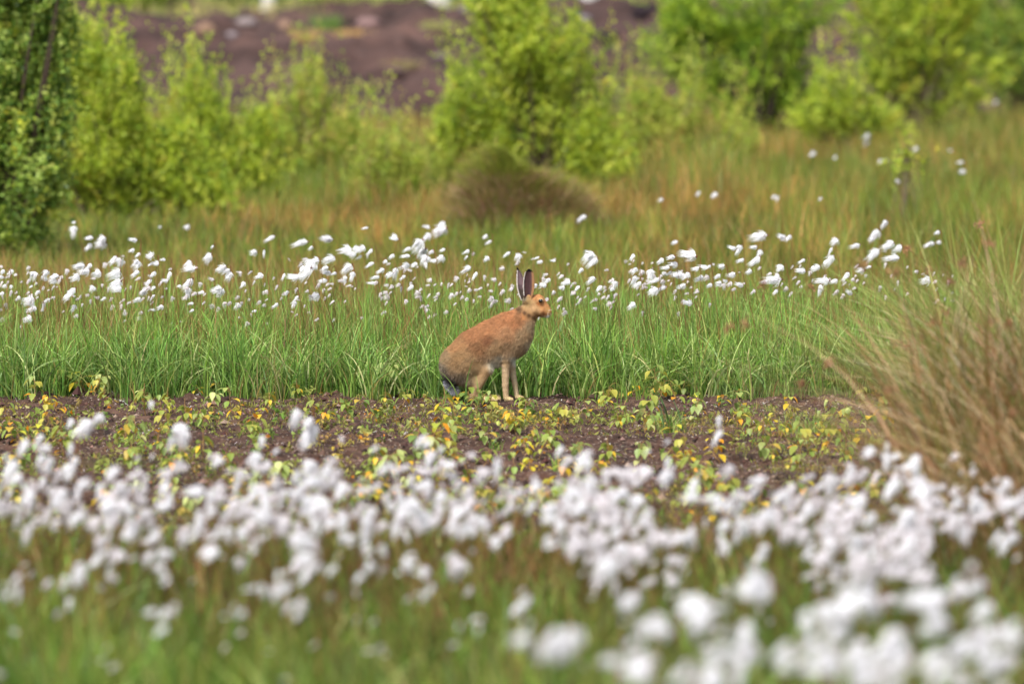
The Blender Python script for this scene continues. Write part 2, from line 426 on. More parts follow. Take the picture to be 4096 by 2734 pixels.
# ------------------------------------------------------------------ cotton grass
def tuft_mesh(v, name='seed_head'):
    """one blown tuft: attached at the origin, streaming along -X; unit length"""
    r = np.random.default_rng(100 + v)
    fat = [.24, .30, .2, .36, .27, .19, .32, .25][v % 8]
    lobes = [(0.36, 0, 0, .28, fat * .45)]
    for _ in range(4):
        lobes.append((r.uniform(.3, .8), r.uniform(-.9, .9) * fat, r.uniform(-1.3, .8) * fat, r.uniform(.12, .26), fat * r.uniform(.15, .38)))
    parts = []
    nu, nv = 10, 7
    for (cx, cy, cz, lx, rr) in lobes:
        u = np.linspace(0, np.pi, nv); w = np.arange(nu) / nu * 2 * np.pi
        U, W = np.meshgrid(u, w, indexing='ij')
        prof = np.sin(U) * (1 - .25 * np.cos(U))
        nn = 1 + r.normal(0, .09, U.shape); nn[0] = 1; nn[-1] = 1
        V = np.stack([-(cx - lx * np.cos(U)), cy + rr * prof * np.cos(W) * nn, cz + rr * prof * np.sin(W) * nn - .0 * U], -1).reshape(-1, 3)
        q = [[a * nu + b, a * nu + (b + 1) % nu, (a + 1) * nu + (b + 1) % nu, (a + 1) * nu + b] for a in range(nv - 1) for b in range(nu)]
        parts.append((V, [np.array(q)], np.tile(lin((247, 246, 249)), (len(V), 1))))
    # fibres
    n = 190
    th = r.uniform(0, 2 * np.pi, n); rad = fat * np.sqrt(r.uniform(0, 1, n)) * 1.3
    tip = np.stack([-r.uniform(.6, 1.45, n), rad * np.cos(th), rad * np.sin(th) - .1], 1)
    side = r.uniform(0, 1, n) < .45
    tip[side, 0] = -r.uniform(.3, .8, side.sum()); tip[side, 1:] *= 1.7
    root = np.stack([-r.uniform(0, .15, n), r.normal(0, .03, n), r.normal(0, .03, n)], 1)
    mid = (root + tip) / 2 + np.stack([np.zeros(n), np.cos(th) * fat * .4, np.sin(th) * fat * .4], 1)
    wv = unit(np.cross(tip - root, r.normal(size=(n, 3)))) * .016
    V = np.stack([root - wv * .5, root + wv * .5, mid - wv, mid + wv, tip], 1).reshape(-1, 3)
    o = np.arange(n)[:, None] * 5
    parts.append((V, [o + np.array([2, 3, 4]), o + np.array([0, 1, 3, 2])], np.tile(lin((252, 251, 253)), (len(V), 1))))
    # brown scales at the attachment
    Vb, Fb, Cb = tube([(.07, 0, .01), (.0, 0, 0), (-.12, 0, -.01)], [.03, .09, .03], lin((132, 90, 76)), 5)
    parts.append((Vb, Fb, Cb))
    V, F, C = join(parts)
    o = mk(name, V, F, M_COTTON, col=C, smooth=True, link=False)
    return o.data
TUFTS = [tuft_mesh(i) for i in range(8)]

def tuft_matrix(p, L, tilt, yaw, roll, squash=1.0):
    return Matrix.Translation(p) @ Euler((0, 0, yaw)).to_matrix().to_4x4() @ Euler((roll, tilt, 0)).to_matrix().to_4x4() @ Matrix.Diagonal((L, L * squash, L * squash, 1))

def stem_parts(base, heads, brown):
    """stem mesh in world coordinates minus base"""
    base = Vector(base)
    hs = [Vector(h) for h in heads]
    top = sum(hs, Vector()) / len(hs) + Vector((.012, 0, .004))
    top.z = max(h.z for h in hs) + .004
    c = lin((112, 92, 50)) if brown else lin((104, 116, 56))
    c2 = lin((120, 72, 48))
    n = 7
    mid = base.lerp(top, .5) + Vector((rng.uniform(-.01, .02), 0, .02))
    pth = [((1 - t) ** 2) * base + 2 * t * (1 - t) * mid + t * t * top for t in np.linspace(0, 1, n)]
    cols = np.array([c * (1 - t) + c2 * t for t in np.linspace(0, 1, n)])
    parts = [tube([tuple(p - base) for p in pth], np.linspace(.0014, .0009, n), cols, 3)]
    for h in hs:
        m = top.lerp(h, .5) + Vector((0, 0, .008))
        parts.append(tube([tuple(top - base), tuple(m - base), tuple(h - base)], .0008, c2, 3))
    return join(parts)

PLANTS = []
def cotton_plant(base, heads, zone):
    """heads: list of (pos, length, tilt)"""
    n = len(heads)
    root = empty('cotton_grass', base)
    V, F, C = stem_parts(base, [h[0] for h in heads], rng.uniform() < .7)
    mk('stem', V, F, M_STEM, root, C)
    B = Vector(base)
    for (p, L, tilt) in heads:
        o = bpy.data.objects.new('seed_head', TUFTS[rng.integers(8)]); COL.objects.link(o); o.parent = root
        o.matrix_local = tuft_matrix(Vector(p) - B, L, tilt, rng.normal(0, .5), rng.uniform(0, 6.28), rng.uniform(.6, 1.0) if zone in ('mid', 'far') else rng.uniform(.5, .85))
    PLANTS.append((root, heads, zone))

# heads read off the photograph (4096-frame pixels and length)
mid = []
for s, x0, y0, lst in (
    (1.8445, 0, 850, "515,105,60 545,75,25 665,195,40 650,235,45 755,190,40 735,235,75 985,215,45 970,275,35 1015,305,35 1000,370,50 825,330,60 870,355,50 810,382,35 1095,335,45 1110,375,25 1205,355,30 1150,390,40 1125,440,40 840,445,80 845,520,80 870,565,50 590,400,60 630,440,60 650,380,40 560,480,50 720,450,50 15,425,30 75,430,40 10,490,40 230,440,45 320,438,60 405,470,50 400,510,40 330,505,35 30,540,30 75,535,20 510,570,80 470,610,40 275,585,35 230,540,20 220,650,60 235,720,60 205,780,50 150,835,20 15,600,30 130,620,30 300,670,40 345,640,40 540,690,40 670,545,35 765,630,30 1000,440,50 1090,500,50 1230,440,45 1220,510,35 1385,365,45 1400,430,70 1380,500,70 1365,560,50 1320,545,30 1530,320,50 1565,245,20 1640,410,50 1670,440,50 1610,570,50 1490,590,30 1040,590,50 1010,640,50 1120,610,40 1130,550,30 1410,670,30 1415,720,30 1180,695,40 1130,730,30 1035,735,30 1020,780,25 925,755,25"),
    (1.96, 800, 850, "60,330,50 95,262,20 165,435,50 205,450,50 425,318,40 480,295,40 470,500,50 330,550,40 150,600,50 285,715,40 425,770,30 550,195,65 795,245,90 985,230,90 860,270,40 835,390,105 820,450,80 1015,360,70 980,435,50 905,365,40 900,430,40 740,525,60 800,510,60 970,540,50 1000,480,45 1050,480,40 1150,300,70 1210,285,60 1265,280,50 1190,350,60 1150,420,70 1175,470,50 1120,500,40 1245,340,40 1300,125,35 1325,290,40 1335,400,50 1520,185,35 1530,220,45 1500,330,35 1450,375,25 1625,280,45 1700,230,80 1770,170,60 1780,130,40 1885,80,60 1880,140,90 1715,300,90 1740,340,60 1620,350,50 1610,420,60 1590,500,40 1500,440,60 1420,450,45 1380,510,50 1350,560,45 1490,480,40 1835,385,35 1880,350,50 1810,300,40 1905,290,30 1680,400,40 1740,390,35 1650,575,40 725,700,40 590,715,40 750,660,40 900,650,60 670,615,30 640,480,40"),
    (.5735, 0, 0, "1120,555,14 1113,540,9 1070,575,12 1068,588,10 1070,615,18 1085,625,14 1163,580,13 1185,583,12 1117,592,10 1232,590,9 1240,600,9 1225,655,14 1245,660,14 1270,600,9 1255,640,12 1300,647,14 1290,660,10"),
    (1.96, 2300, 850, "95,325,80 140,370,60 45,440,30 125,520,60 175,580,50 15,580,40 290,540,40 280,590,30 435,330,45 455,440,50 440,500,60 490,550,50 565,450,60 670,365,40 760,355,45 770,415,60 715,440,50 735,465,40 785,230,35 890,365,100 810,510,65 870,480,50 630,530,55 680,495,45 620,605,55 690,590,50 830,580,65 950,445,40 1010,440,50 1045,415,30 980,510,50 1055,565,35 1145,430,45 1115,490,40 1130,560,35 1180,545,30 1225,490,55 1235,300,45 1275,265,55 1300,370,45 1400,280,45 1435,300,45 1410,360,70 1455,195,90 1620,210,50 1665,185,45 1610,430,35 1365,460,35 1570,540,85 1560,610,40 1480,550,50 1290,590,50 890,730,50 440,710,50"),
    (1.306, 3000, 800, "690,112,40 640,165,55 635,200,30 550,242,40 640,268,60 720,235,55 770,245,40 745,315,60 435,205,30 412,250,30 408,298,50 270,312,30 345,350,35 160,350,30 270,380,35 385,430,50 440,420,30 495,385,40 345,445,40 620,350,25 580,375,30 940,230,40 978,165,20 985,220,20 920,430,40 515,500,30")):
    for t in lst.split():
        a, b, c = map(float, t.split(','))
        mid.append((x0 + a / s, y0 + b / s, c / s * 1.38))
far = []
for s, x0, lst in ((1.568, 2000, "510,1365,75 1240,1205,35 1340,1215,45 1010,1250,30 1720,1235,30"),
                   (1.568, 3000, "728,845,45 728,885,42 393,958,40 530,980,25 815,1005,30 850,1010,25 1037,932,40 1258,950,30 1323,1025,40 1328,1085,50 920,1150,38 160,1230,35 438,1245,25 1540,635,30"),
                   (1.4255, 0, "905,1300,25 1060,1295,45")):
    for t in lst.split():
        a, b, c = map(float, t.split(','))
        far.append((x0 + a / s, b / s, c / s))

def grouped(lst, rad, most):
    left = sorted(lst); out = []
    while left:
        h = left.pop(0); g = [h]
        near = sorted([q for q in left if math.hypot(q[0] - h[0], q[1] - h[1]) < rad], key=lambda q: math.hypot(q[0] - h[0], q[1] - h[1]))
        for q in near[:most - 1]:
            g.append(q); left.remove(q)
        out.append(g)
    return out

def place(g, h0, dmin, zone, lmul=1.0):
    cx = sum(q[0] for q in g) / len(g) / 4; cy = sum(q[1] for q in g) / len(g) / 4
    x, z1 = pt(cx, cy, 1.0)
    D = (CAMZ - h0) / (CAMZ - z1)
    D = max(D, dmin)
    heads = []
    for q in g:
        d = D + rng.normal(0, .015)
        x, z = pt(q[0] / 4, q[1] / 4, d)
        L = q[2] / 4 / FP * d * lmul
        tilt = rng.normal(-.45, .4) if zone in ('mid', 'far') else rng.normal(-.95, .5) if zone == 'fore' else rng.normal(-.45, .5)
        # centre of the tuft sits on the pixel: the attachment is half a length to its right
        heads.append(((float(x) + L * .45, d, float(z) + L * .16), L, tilt))
    bx = sum(h[0][0] for h in heads) / len(heads) + rng.uniform(.0, .12)
    by = D + rng.uniform(-.03, .1)
    cotton_plant((bx, by, 0), heads, zone)

groups = grouped(mid, 62, 4)
for g in groups:
    place(g, rng.uniform(.42, .5), 20.55 + rng.uniform(0, .25), 'mid')
for g in grouped(far, 45, 2):
    place(g, .38, 26, 'far')

fgs = """190,970,44 395,975,40 385,1005,34 695,965,40 340,920,16 45,1010,36 85,1000,30 155,962,20 1640,955,24 1640,990,34 970,1000,26 985,1040,26 860,1025,18 1130,1060,28 1280,1025,24 1345,1040,34 1035,1070,26 775,1000,16 590,1000,24 575,1040,34 20,1060,40 30,1100,44 100,1050,34 160,1050,34
180,1110,38 250,1080,40 270,1110,40 60,1130,34 140,1130,34 230,1150,38 170,1180,34 310,1170,34 290,1200,30 370,1110,34 380,1160,38 450,1130,40 480,1170,38 440,1200,34 350,1220,34 500,1210,34 365,1260,28 480,1250,28 540,1080,34 530,1110,30 590,1120,38 600,1160,34 700,1060,36 670,1080,30
740,1070,34 720,1110,40 770,1110,38 690,1140,38 740,1160,38 700,1190,38 770,1180,34 700,1240,34 560,1240,26 835,1180,38 840,1205,30 900,1130,34 920,1170,38 945,1160,40 900,1205,30 1000,1130,40 1040,1170,38 1070,1180,38 1050,1205,30 1100,1190,28 890,1070,26 1130,1230,24 860,1250,26 840,1290,30 920,1280,24
1225,1110,30 1260,1160,34 1300,1120,34 1340,1120,38 1330,1160,38 1280,1200,30 1250,1230,24 1420,1130,36 1450,1140,34 1480,1175,38 1520,1050,26 1530,1090,34 1580,1100,34 1590,1150,36 1560,1220,36 1640,1140,34 1690,1130,34 1740,1100,36 1800,1140,38 1850,1150,34 1760,1180,34 1700,1200,30 1640,1230,28 1740,1250,28
1880,1090,38 1940,1070,34 1960,1140,38 2020,1040,38 2080,1060,40 2040,1110,40 1990,1180,34 2080,1170,38 2100,1100,36 2190,1140,34 2240,1150,30 2290,1100,40 2330,1150,38 2200,1210,30 2280,1220,34 2100,1240,32 2000,1260,30 1900,1240,30 1850,1260,30 1960,1230,30 2320,1230,34 235,1265,32 160,1310,32 30,1345,32
350,1300,24 705,1290,40 760,1300,26 650,1340,30 375,1400,28 680,1380,28 960,1300,24 980,1340,24 1195,1372,46 1390,1280,44 1420,1250,34 1570,1390,30 590,1340,24 540,1400,20 1100,1420,20"""
big = """1250,1450,62 1200,1470,34 1440,1370,40 1470,1430,40 1585,1388,58 1510,1462,66 1480,1525,60 1610,1440,56 1690,1430,52 1740,1372,60 1860,1388,56 1650,1510,78 1710,1495,60 1790,1480,50 1850,1470,60 1965,1385,84 1930,1430,64 1990,1405,64 2030,1460,84 1950,1500,66 2125,1400,78 2135,1455,78 2140,1510,66 2240,1340,44 2252,1390,44 2200,1460,56 2245,1490,60 2285,1530,56 2325,1480,60 2050,1540,60 1880,1540,56 1980,1550,60 2185,1545,50 1560,1540,40"""
def toks(s, k=4096 / 2349):
    return [tuple(float(v) * k for v in t.split(',')) for t in s.split()]
for lst, zone, hh, dmin, lm, spread, nmax in ((toks(fgs), 'fore', .41, 9, 1.14, 27, 5), (toks(big), 'near', .58, 7.5, 1.2, 44, 4)):
    for (x, y, s) in lst:
        n = int(rng.integers(2, nmax + 1)) if y > 1040 * 1.74 or s > 60 else 1
        g = [(x, y, s)]
        for _ in range(n - 1):
            g.append((x + rng.normal(0, spread), y + rng.normal(0, spread) * 1.25 + 8, s * rng.uniform(.35, 1.0)))
        place(g, hh + rng.uniform(-.04, .04), dmin, zone, lm)

# withered, short and surplus tufts that nobody could count, as one object
def surplus():
    parts = []
    src = []
    for m in TUFTS[:4]:
        V = np.empty(len(m.vertices) * 3, np.float32); m.vertices.foreach_get('co', V)
        F = [np.array([p.vertices[:] for p in m.polygons if len(p.vertices) == k]) for k in (3, 4)]
        C = np.empty(len(m.vertices) * 4, np.float32); m.color_attributes['Col'].data.foreach_get('color', C)
        src.append((V.reshape(-1, 3), F, C.reshape(-1, 4)[:, :3]))
    def put(px, py, D, L, tint):
        x, z = pt(px, py, D)
        V, F, C = src[rng.integers(4)]
        M = np.array(tuft_matrix((float(x), D, float(z)), L, rng.normal(-.7, .45), rng.normal(0, .6), rng.uniform(0, 6), rng.uniform(.5, .95)))
        W = V @ M[:3, :3].T + M[:3, 3]
        parts.append((W, F, C * tint))
        c = lin((124, 84, 56))
        b = np.array([x + rng.uniform(-.03, .08), D + .02, 0]); c = c * .5 + lin((98, 116, 52)) * .5
        parts.append(tube([b, (b * .4 + np.array([x, D, z]) * .6) + [0, 0, .01], (x, D, z)], .0008, c, 3))
    for i in range(460):
        px = rng.uniform(-60, 700) if i < 330 else rng.uniform(400, 960)
        py = rng.normal(291, 15) if px < 620 else rng.normal(281, 11)
        if py < 240 or py > 322: continue
        D = max(20.6 + rng.uniform(0, .5), 5280 * (1.25) / (py + 35))
        k = rng.uniform(0, 1)
        tint = np.array([1, .95, .94]) * rng.uniform(.8, 1)
        put(px, py, D, rng.uniform(.011, .024), tint)
    for i in range(1450):
        px = rng.uniform(-80, 1104) if i < 950 else rng.uniform(540, 1104)
        py = rng.normal(508, 30) if i < 950 else rng.normal(528, 30) + (8 if px > 800 else 0)
        if py < 450 or py > 600: continue
        if vnoise(np.array(px / 60), np.array(py / 50), 4) < .42: continue
        D = 5280 * 1.27 / (py + 35)
        put(px, py, D, .012 + .034 * rng.uniform(0, 1) ** 1.6, np.array([1, .97, .97]) * rng.uniform(.78, 1))
    for i in range(60):
        px = rng.uniform(-40, 900); py = rng.uniform(560, 680)
        D = 5280 * 1.32 / (py + 35)
        put(px, py, D, rng.uniform(.012, .022), np.array([1, .96, .92]) * rng.uniform(.55, .85))
    V, F, C = join(parts)
    tag(mk('cotton_grass_fluff', V, F, M_COTTON, col=C, smooth=True), 'mass of small withered cotton tufts scattered low among the others', None, None, 'stuff')
surplus()

ORD = ['leftmost', 'second from left', 'third from left', 'fourth from left', 'fifth from left', 'sixth from left', 'seventh from left', 'eighth from left', 'ninth from left', 'tenth from left', 'eleventh from left', 'twelfth from left', 'thirteenth from left', 'fourteenth from left']
NUM = {1: 'one', 2: 'two', 3: 'three', 4: 'four', 5: 'five'}
def proj(p):
    cp, sp = math.cos(PITCH), math.sin(PITCH)
    dy, dz = p[1], p[2] - CAMZ
    f = dy * cp - dz * sp; u = dz * cp + dy * sp
    return 512 + FP * p[0] / f, 341.5 - FP * u / f
def label_plants():
    buckets = {}
    for root, heads, zone in PLANTS:
        pr = [proj(h[0]) for h in heads]
        px = sum(a for a, b in pr) / len(pr); py = sum(b for a, b in pr) / len(pr)
        n = len(heads)
        if zone == 'mid':
            reg = 'at far left' if px < 100 else 'at left' if px < 250 else 'left of the hare' if px < 385 else "left of the ears" if px < 512 else "right of the head" if px < 640 else 'right of the hare' if px < 760 else 'toward the rushes'
            lev = 'tall' if py < 257 else 'lower'
            what = f'{lev} cotton grass, {NUM[n]} tuft{"s" if n > 1 else ""}, behind the sedge {reg}'
            grp = 'cotton grass standing behind the sedge band'
        elif zone == 'far':
            reg = 'in the right meadow' if px > 700 else 'by the heather hummock' if px > 500 else 'before the left shrubs'
            lev = 'upper' if py < 165 else 'lower'
            what = f'{lev} distant cotton grass with {NUM[n]} round tuft{"s" if n > 1 else ""} {reg}'
            grp = 'distant cotton grass in the meadow'
        elif zone == 'near':
            reg = 'below the hare' if px < 620 else 'bottom right corner' if px > 880 else 'bottom right'
            lev = 'upper' if py < 618 else 'lower'
            what = f'large blurred cotton grass, {NUM[n]} tufts, {lev} {reg}'
            grp = 'large cotton grass nearest the camera'
        else:
            reg = ['far left', 'left', 'left below the tail', 'below the hare', 'right below the hare', 'right', 'below the rushes'][min(6, max(0, int(px / 147)))]
            lev = 'topmost' if py < 470 else 'upper' if py < 500 else 'middle' if py < 530 else 'low'
            what = f'{lev} blurred cotton grass, {NUM[n]} tuft{"s" if n > 1 else ""}, {reg}'
            grp = 'foreground cotton grass in front of the peat'
        buckets.setdefault((what, grp, zone), []).append((px, root))
    for (what, grp, zone), v in buckets.items():
        v.sort(key=lambda t: t[0])
        for i, (px, root) in enumerate(v):
            lab = what if len(v) == 1 else what + ', ' + ('rightmost' if i == len(v) - 1 else ORD[min(i, 13)])
            tag(root, lab, 'cotton grass', grp)
label_plants()
print('PLANTS', len(PLANTS), {z: sum(1 for p in PLANTS if p[2] == z) for z in ('mid', 'far', 'fore', 'near')})

# ------------------------------------------------------------------ seedlings on the peat
def seedling_proto(i):
    r = np.random.default_rng(300 + i)
    hgt = [.055, .085, .045, .07, .10, .06, .04, .075][i]
    kind = ['green', 'mixed', 'yellow', 'green', 'mixed', 'mixed', 'yellow', 'pale'][i]
    nl = [7, 9, 6, 8, 11, 8, 5, 9][i]
    path = [(0, 0, 0)]
    for k in range(4):
        path.append((path[-1][0] + r.normal(0, .005), path[-1][1] + r.normal(0, .005), hgt * (k + 1) / 4.4))
    path = np.array(path)
    stem = tube(path, np.linspace(.0016, .0009, 5), lin((140, 110, 70)), 4)
    P, Dr, L, pe = [], [], [], []
    for k in range(nl):
        t = r.uniform(.25, 1); p = path[0] * (1 - t) + path[-1] * t
        a = k * 2.4 + r.normal(0, .4)
        out = r.uniform(.008, .022)
        q = p + np.array([math.cos(a) * out, math.sin(a) * out, r.uniform(.0, .012)])
        pe.append(tube([p, (p + q) / 2 + [0, 0, .004], q], .0006, lin((150, 120, 70)), 3))
        P.append(q); Dr.append([math.cos(a), math.sin(a), r.uniform(-1.3, .1)]); L.append(r.uniform(.016, .028))
    P, Dr, L = np.array(P), np.array(Dr), np.array(L)
    lv = []
    for k in range(nl):
        # an ovate leaf with a curved midrib: 3 columns x 6 rows
        d = unit(Dr[k]); s = unit(np.cross(d, [0, 0, 1.0])); nrm = np.cross(s, d)
        V = []
        for a in range(6):
            t = a / 5; w = L[k] * .42 * math.sin(math.pi * min(1, (t * .92 + .06)) ** .75)
            c = P[k] + d * L[k] * t - np.array([0, 0, 1]) * L[k] * .35 * t * t
            V += [c - s * w + nrm * w * .3, c, c + s * w + nrm * w * .3]
        q = [[a * 3 + b, a * 3 + b + 1, a * 3 + b + 4, a * 3 + b + 3] for a in range(5) for b in range(2)]
        lv.append((np.array(V), [np.array(q)]))
    return kind, stem, pe, lv
SEED = []
CL = {'green': ([(134, 154, 68), (154, 170, 88), (116, 140, 66)], [3, 3, 2]), 'mixed': ([(152, 162, 72), (178, 174, 76), (136, 152, 72)], [3, 2, 2]),
      'yellow': ([(196, 184, 60), (214, 176, 44), (168, 170, 66)], [3, 2, 2]), 'pale': ([(168, 182, 112), (150, 168, 92), (188, 190, 120)], [3, 3, 2])}
for i in range(8):
    kind, stem, pe, lv = seedling_proto(i)
    sm = join([stem] + pe)
    ms = mk('stem', sm[0], sm[1], M_STEM, col=sm[2], link=False).data
    meshes = [('stem', ms)]
    nw = 2 if i == 4 else 1
    g, w = [], []
    for k, (V, F) in enumerate(lv):
        if k < nw:
            c = pal([(226, 156, 40), (214, 124, 44), (228, 190, 60), (196, 170, 70)], [2, 1.4, 2, 2], 1, .08); w.append((V, F, np.repeat(c, len(V), 0)))
        else:
            c = pal(CL[kind][0], CL[kind][1], 1, .1); g.append((V, F, np.repeat(c, len(V), 0)))
    G = join(g); meshes.append(('foliage', mk('foliage', G[0], G[1], M_LEAF, col=G[2], smooth=True, link=False).data))
    for W in w: meshes.append(('withered_leaf', mk('withered_leaf', W[0], W[1], M_LEAF, col=W[2], smooth=True, link=False).data))
    SEED.append((kind, meshes))
seeds = []
for t in toks("1052,926,8 1072,924,9 1090,928,8 1108,926,6 1128,932,7 1195,935,7 50,892,9 150,905,12 190,905,14 215,920,8 245,945,8 330,935,8 505,908,9 620,905,10 685,915,7 745,905,8 888,905,14 885,925,7 922,928,9 1075,945,9 1090,975,8 1125,958,8 1000,1040,15 1210,945,8 1265,965,8 1350,950,9 1382,940,7 1455,915,8 1505,985,10 1570,907,8 1600,975,9 1710,912,10 1700,975,9 1722,1000,9 1765,965,8 1845,1020,9 1970,925,7 30,980,9 30,1010,10 120,960,9 390,955,8 490,955,9 540,970,10 470,992,9 620,950,8 800,952,8 830,945,8 1190,980,8 1520,978,8 1545,995,9 1400,1060,9 1650,1060,10 1330,1072,9 95,1010,8 430,985,9 720,960,8 740,985,9 870,965,7 1160,990,8 1440,975,8 1480,1000,9 1420,990,7 1790,1010,8 1890,1000,9 1930,960,8 1960,985,9"):
    seeds.append((t[0] / 4, t[1] / 4, t[2] / 9 / 1.74))
for i in range(230):
    while True:
        px = rng.uniform(-40, 930); py = 396 + 125 * rng.uniform(0, 1) ** .8
        if vnoise(np.array(px / 45), np.array(py / 16), 19) > .36 and not (380 < px < 520 and py < 407): break
    seeds.append((px, py, rng.uniform(.65, 1.3)))
srec = []
for (px, py, s) in seeds:
    D = min(float(ground_D(py)), 20.2); x, z = pt(px, py, D); x = float(x)
    j = int(rng.integers(8)); kind, meshes = SEED[j]
    root = empty('seedling', (x, D, float(H(x, D)) - .003), rz=rng.uniform(0, 6.28)); root.scale = (s * 1.18,) * 3
    for nm, me in meshes:
        o = bpy.data.objects.new(nm, me); COL.objects.link(o); o.parent = root
    srec.append((root, px, py, kind, s))
bk = {}
for root, px, py, kind, s in srec:
    row = 'at the sedge foot' if py < 402 else 'in the upper peat strip' if py < 418 else 'in mid peat strip' if py < 440 else 'in the lower peat strip' if py < 480 else 'by the foreground tufts'
    reg = 'far left' if px < 110 else 'left' if px < 250 else 'left of the tail' if px < 430 else 'under the hare' if px < 560 else 'right of the hare' if px < 700 else 'right'
    kd = {'green': 'green', 'mixed': 'orange flecked', 'yellow': 'yellow', 'pale': 'pale green'}[kind]
    sz = 'tiny' if s < .75 else 'taller'
    bk.setdefault(f'{sz} {kd} seedling {row}, {reg}', []).append((px, root))
for what, v in bk.items():
    v.sort(key=lambda t: t[0])
    for i, (px, root) in enumerate(v):
        tag(root, what if len(v) == 1 else what + ', ' + ('rightmost' if i == len(v) - 1 else ORD[i]), 'seedling', 'seedlings sprouting from the bare peat')

# grass tufts on the strip
def grass_tuft(px, py, n, h, w, label, cols=None, spread=.03, lean=.5, spikes=0):
    D = float(ground_D(py)); x, _ = pt(px, py, D); x = float(x)
    root_z = float(H(x, D)) - .004
    c = pal(cols or [(122, 150, 66), (96, 128, 54), (150, 160, 90), (160, 132, 76)], [3, 3, 2, 1], n)
    b = np.stack([rng.normal(0, spread, n), rng.normal(0, spread * .7, n), np.zeros(n)], 1)
    parts = [blades(b, rng.uniform(.4, 1, n) * h, rng.uniform(0, 6.28, n), rng.gamma(2, lean / 2, n), rng.uniform(.6, 1.2, n) * w, 5, .2, None, c * .85, c * 1.1)]
    if spikes:
        cs = np.tile(lin((78, 104, 62)), (spikes, 1)); bb = np.stack([rng.uniform(-.04, .05, spikes), np.zeros(spikes), np.zeros(spikes)], 1)
        parts.append(blades(bb, rng.uniform(.14, .17, spikes), np.full(spikes, np.pi), rng.uniform(.2, .45, spikes), np.full(spikes, .006), 4, .0, np.zeros(spikes), cs, cs))
    V, F, C = join(parts)
    o = mk('grass_tuft', V, F, M_GRASS, col=C); o.location = (x, D, root_z)
    tag(o, label, 'grass tuft', 'grass tufts on the peat strip')
grass_tuft(672, 432, 60, .12, .005, 'green grass tuft with dark upright spikes right of the hare', spikes=5)
grass_tuft(806, 432, 150, .12, .0035, 'fine wiry spreading grass tuft at the right of the peat', spread=.05, lean=.8)
grass_tuft(50, 436, 26, .07, .005, 'small bright green grass tuft at the far left of the peat')
grass_tuft(140, 438, 22, .055, .005, 'short green grass tuft left among orange leaves', spread=.012)
grass_tuft(498, 452, 18, .085, .006, 'sparse blue green grass blades below the hare', spread=.02)
grass_tuft(560, 468, 24, .1, .005, 'narrow yellow green grass tuft near the foreground tufts below the hare', spread=.012, lean=.2)
grass_tuft(632, 424, 24, .07, .004, 'little fan of thin grass just right of the hare')
grass_tuft(760, 410, 22, .06, .003, 'thin dry grass tuft at the sedge edge on the right')

# grass that overgrows the right end of the bare strip
def verge():
    n = 22000
    x = rng.uniform(1.15, 3.0, n); y = rng.uniform(14.5, 20.3, n)
    m = (x - (1.60 + .1 * (y - 20) * .55)) / .22 + rng.normal(0, .35, n) + (fbm(x * 3, y * 3, 5) - .5) * 3
    k = m > 0; x, y = x[k], y[k]; n = len(x)
    base = np.stack([x, y, H(x, y) - .01], 1)
    c = pal([(104, 128, 54), (126, 132, 66), (140, 116, 66), (90, 116, 48)], [4, 3, 2, 3], n)
    V, F, C = blades(base, rng.uniform(.05, .2, n), rng.uniform(0, 6.28, n), rng.gamma(2, .25, n), rng.uniform(.002, .005, n), 3, .2, None, c * .85, c * 1.1)
    tag(mk('verge_grass', V, F, M_GRASS, col=C), 'rough grass overgrowing the right end of the bare peat strip', None, None, 'stuff')
verge()

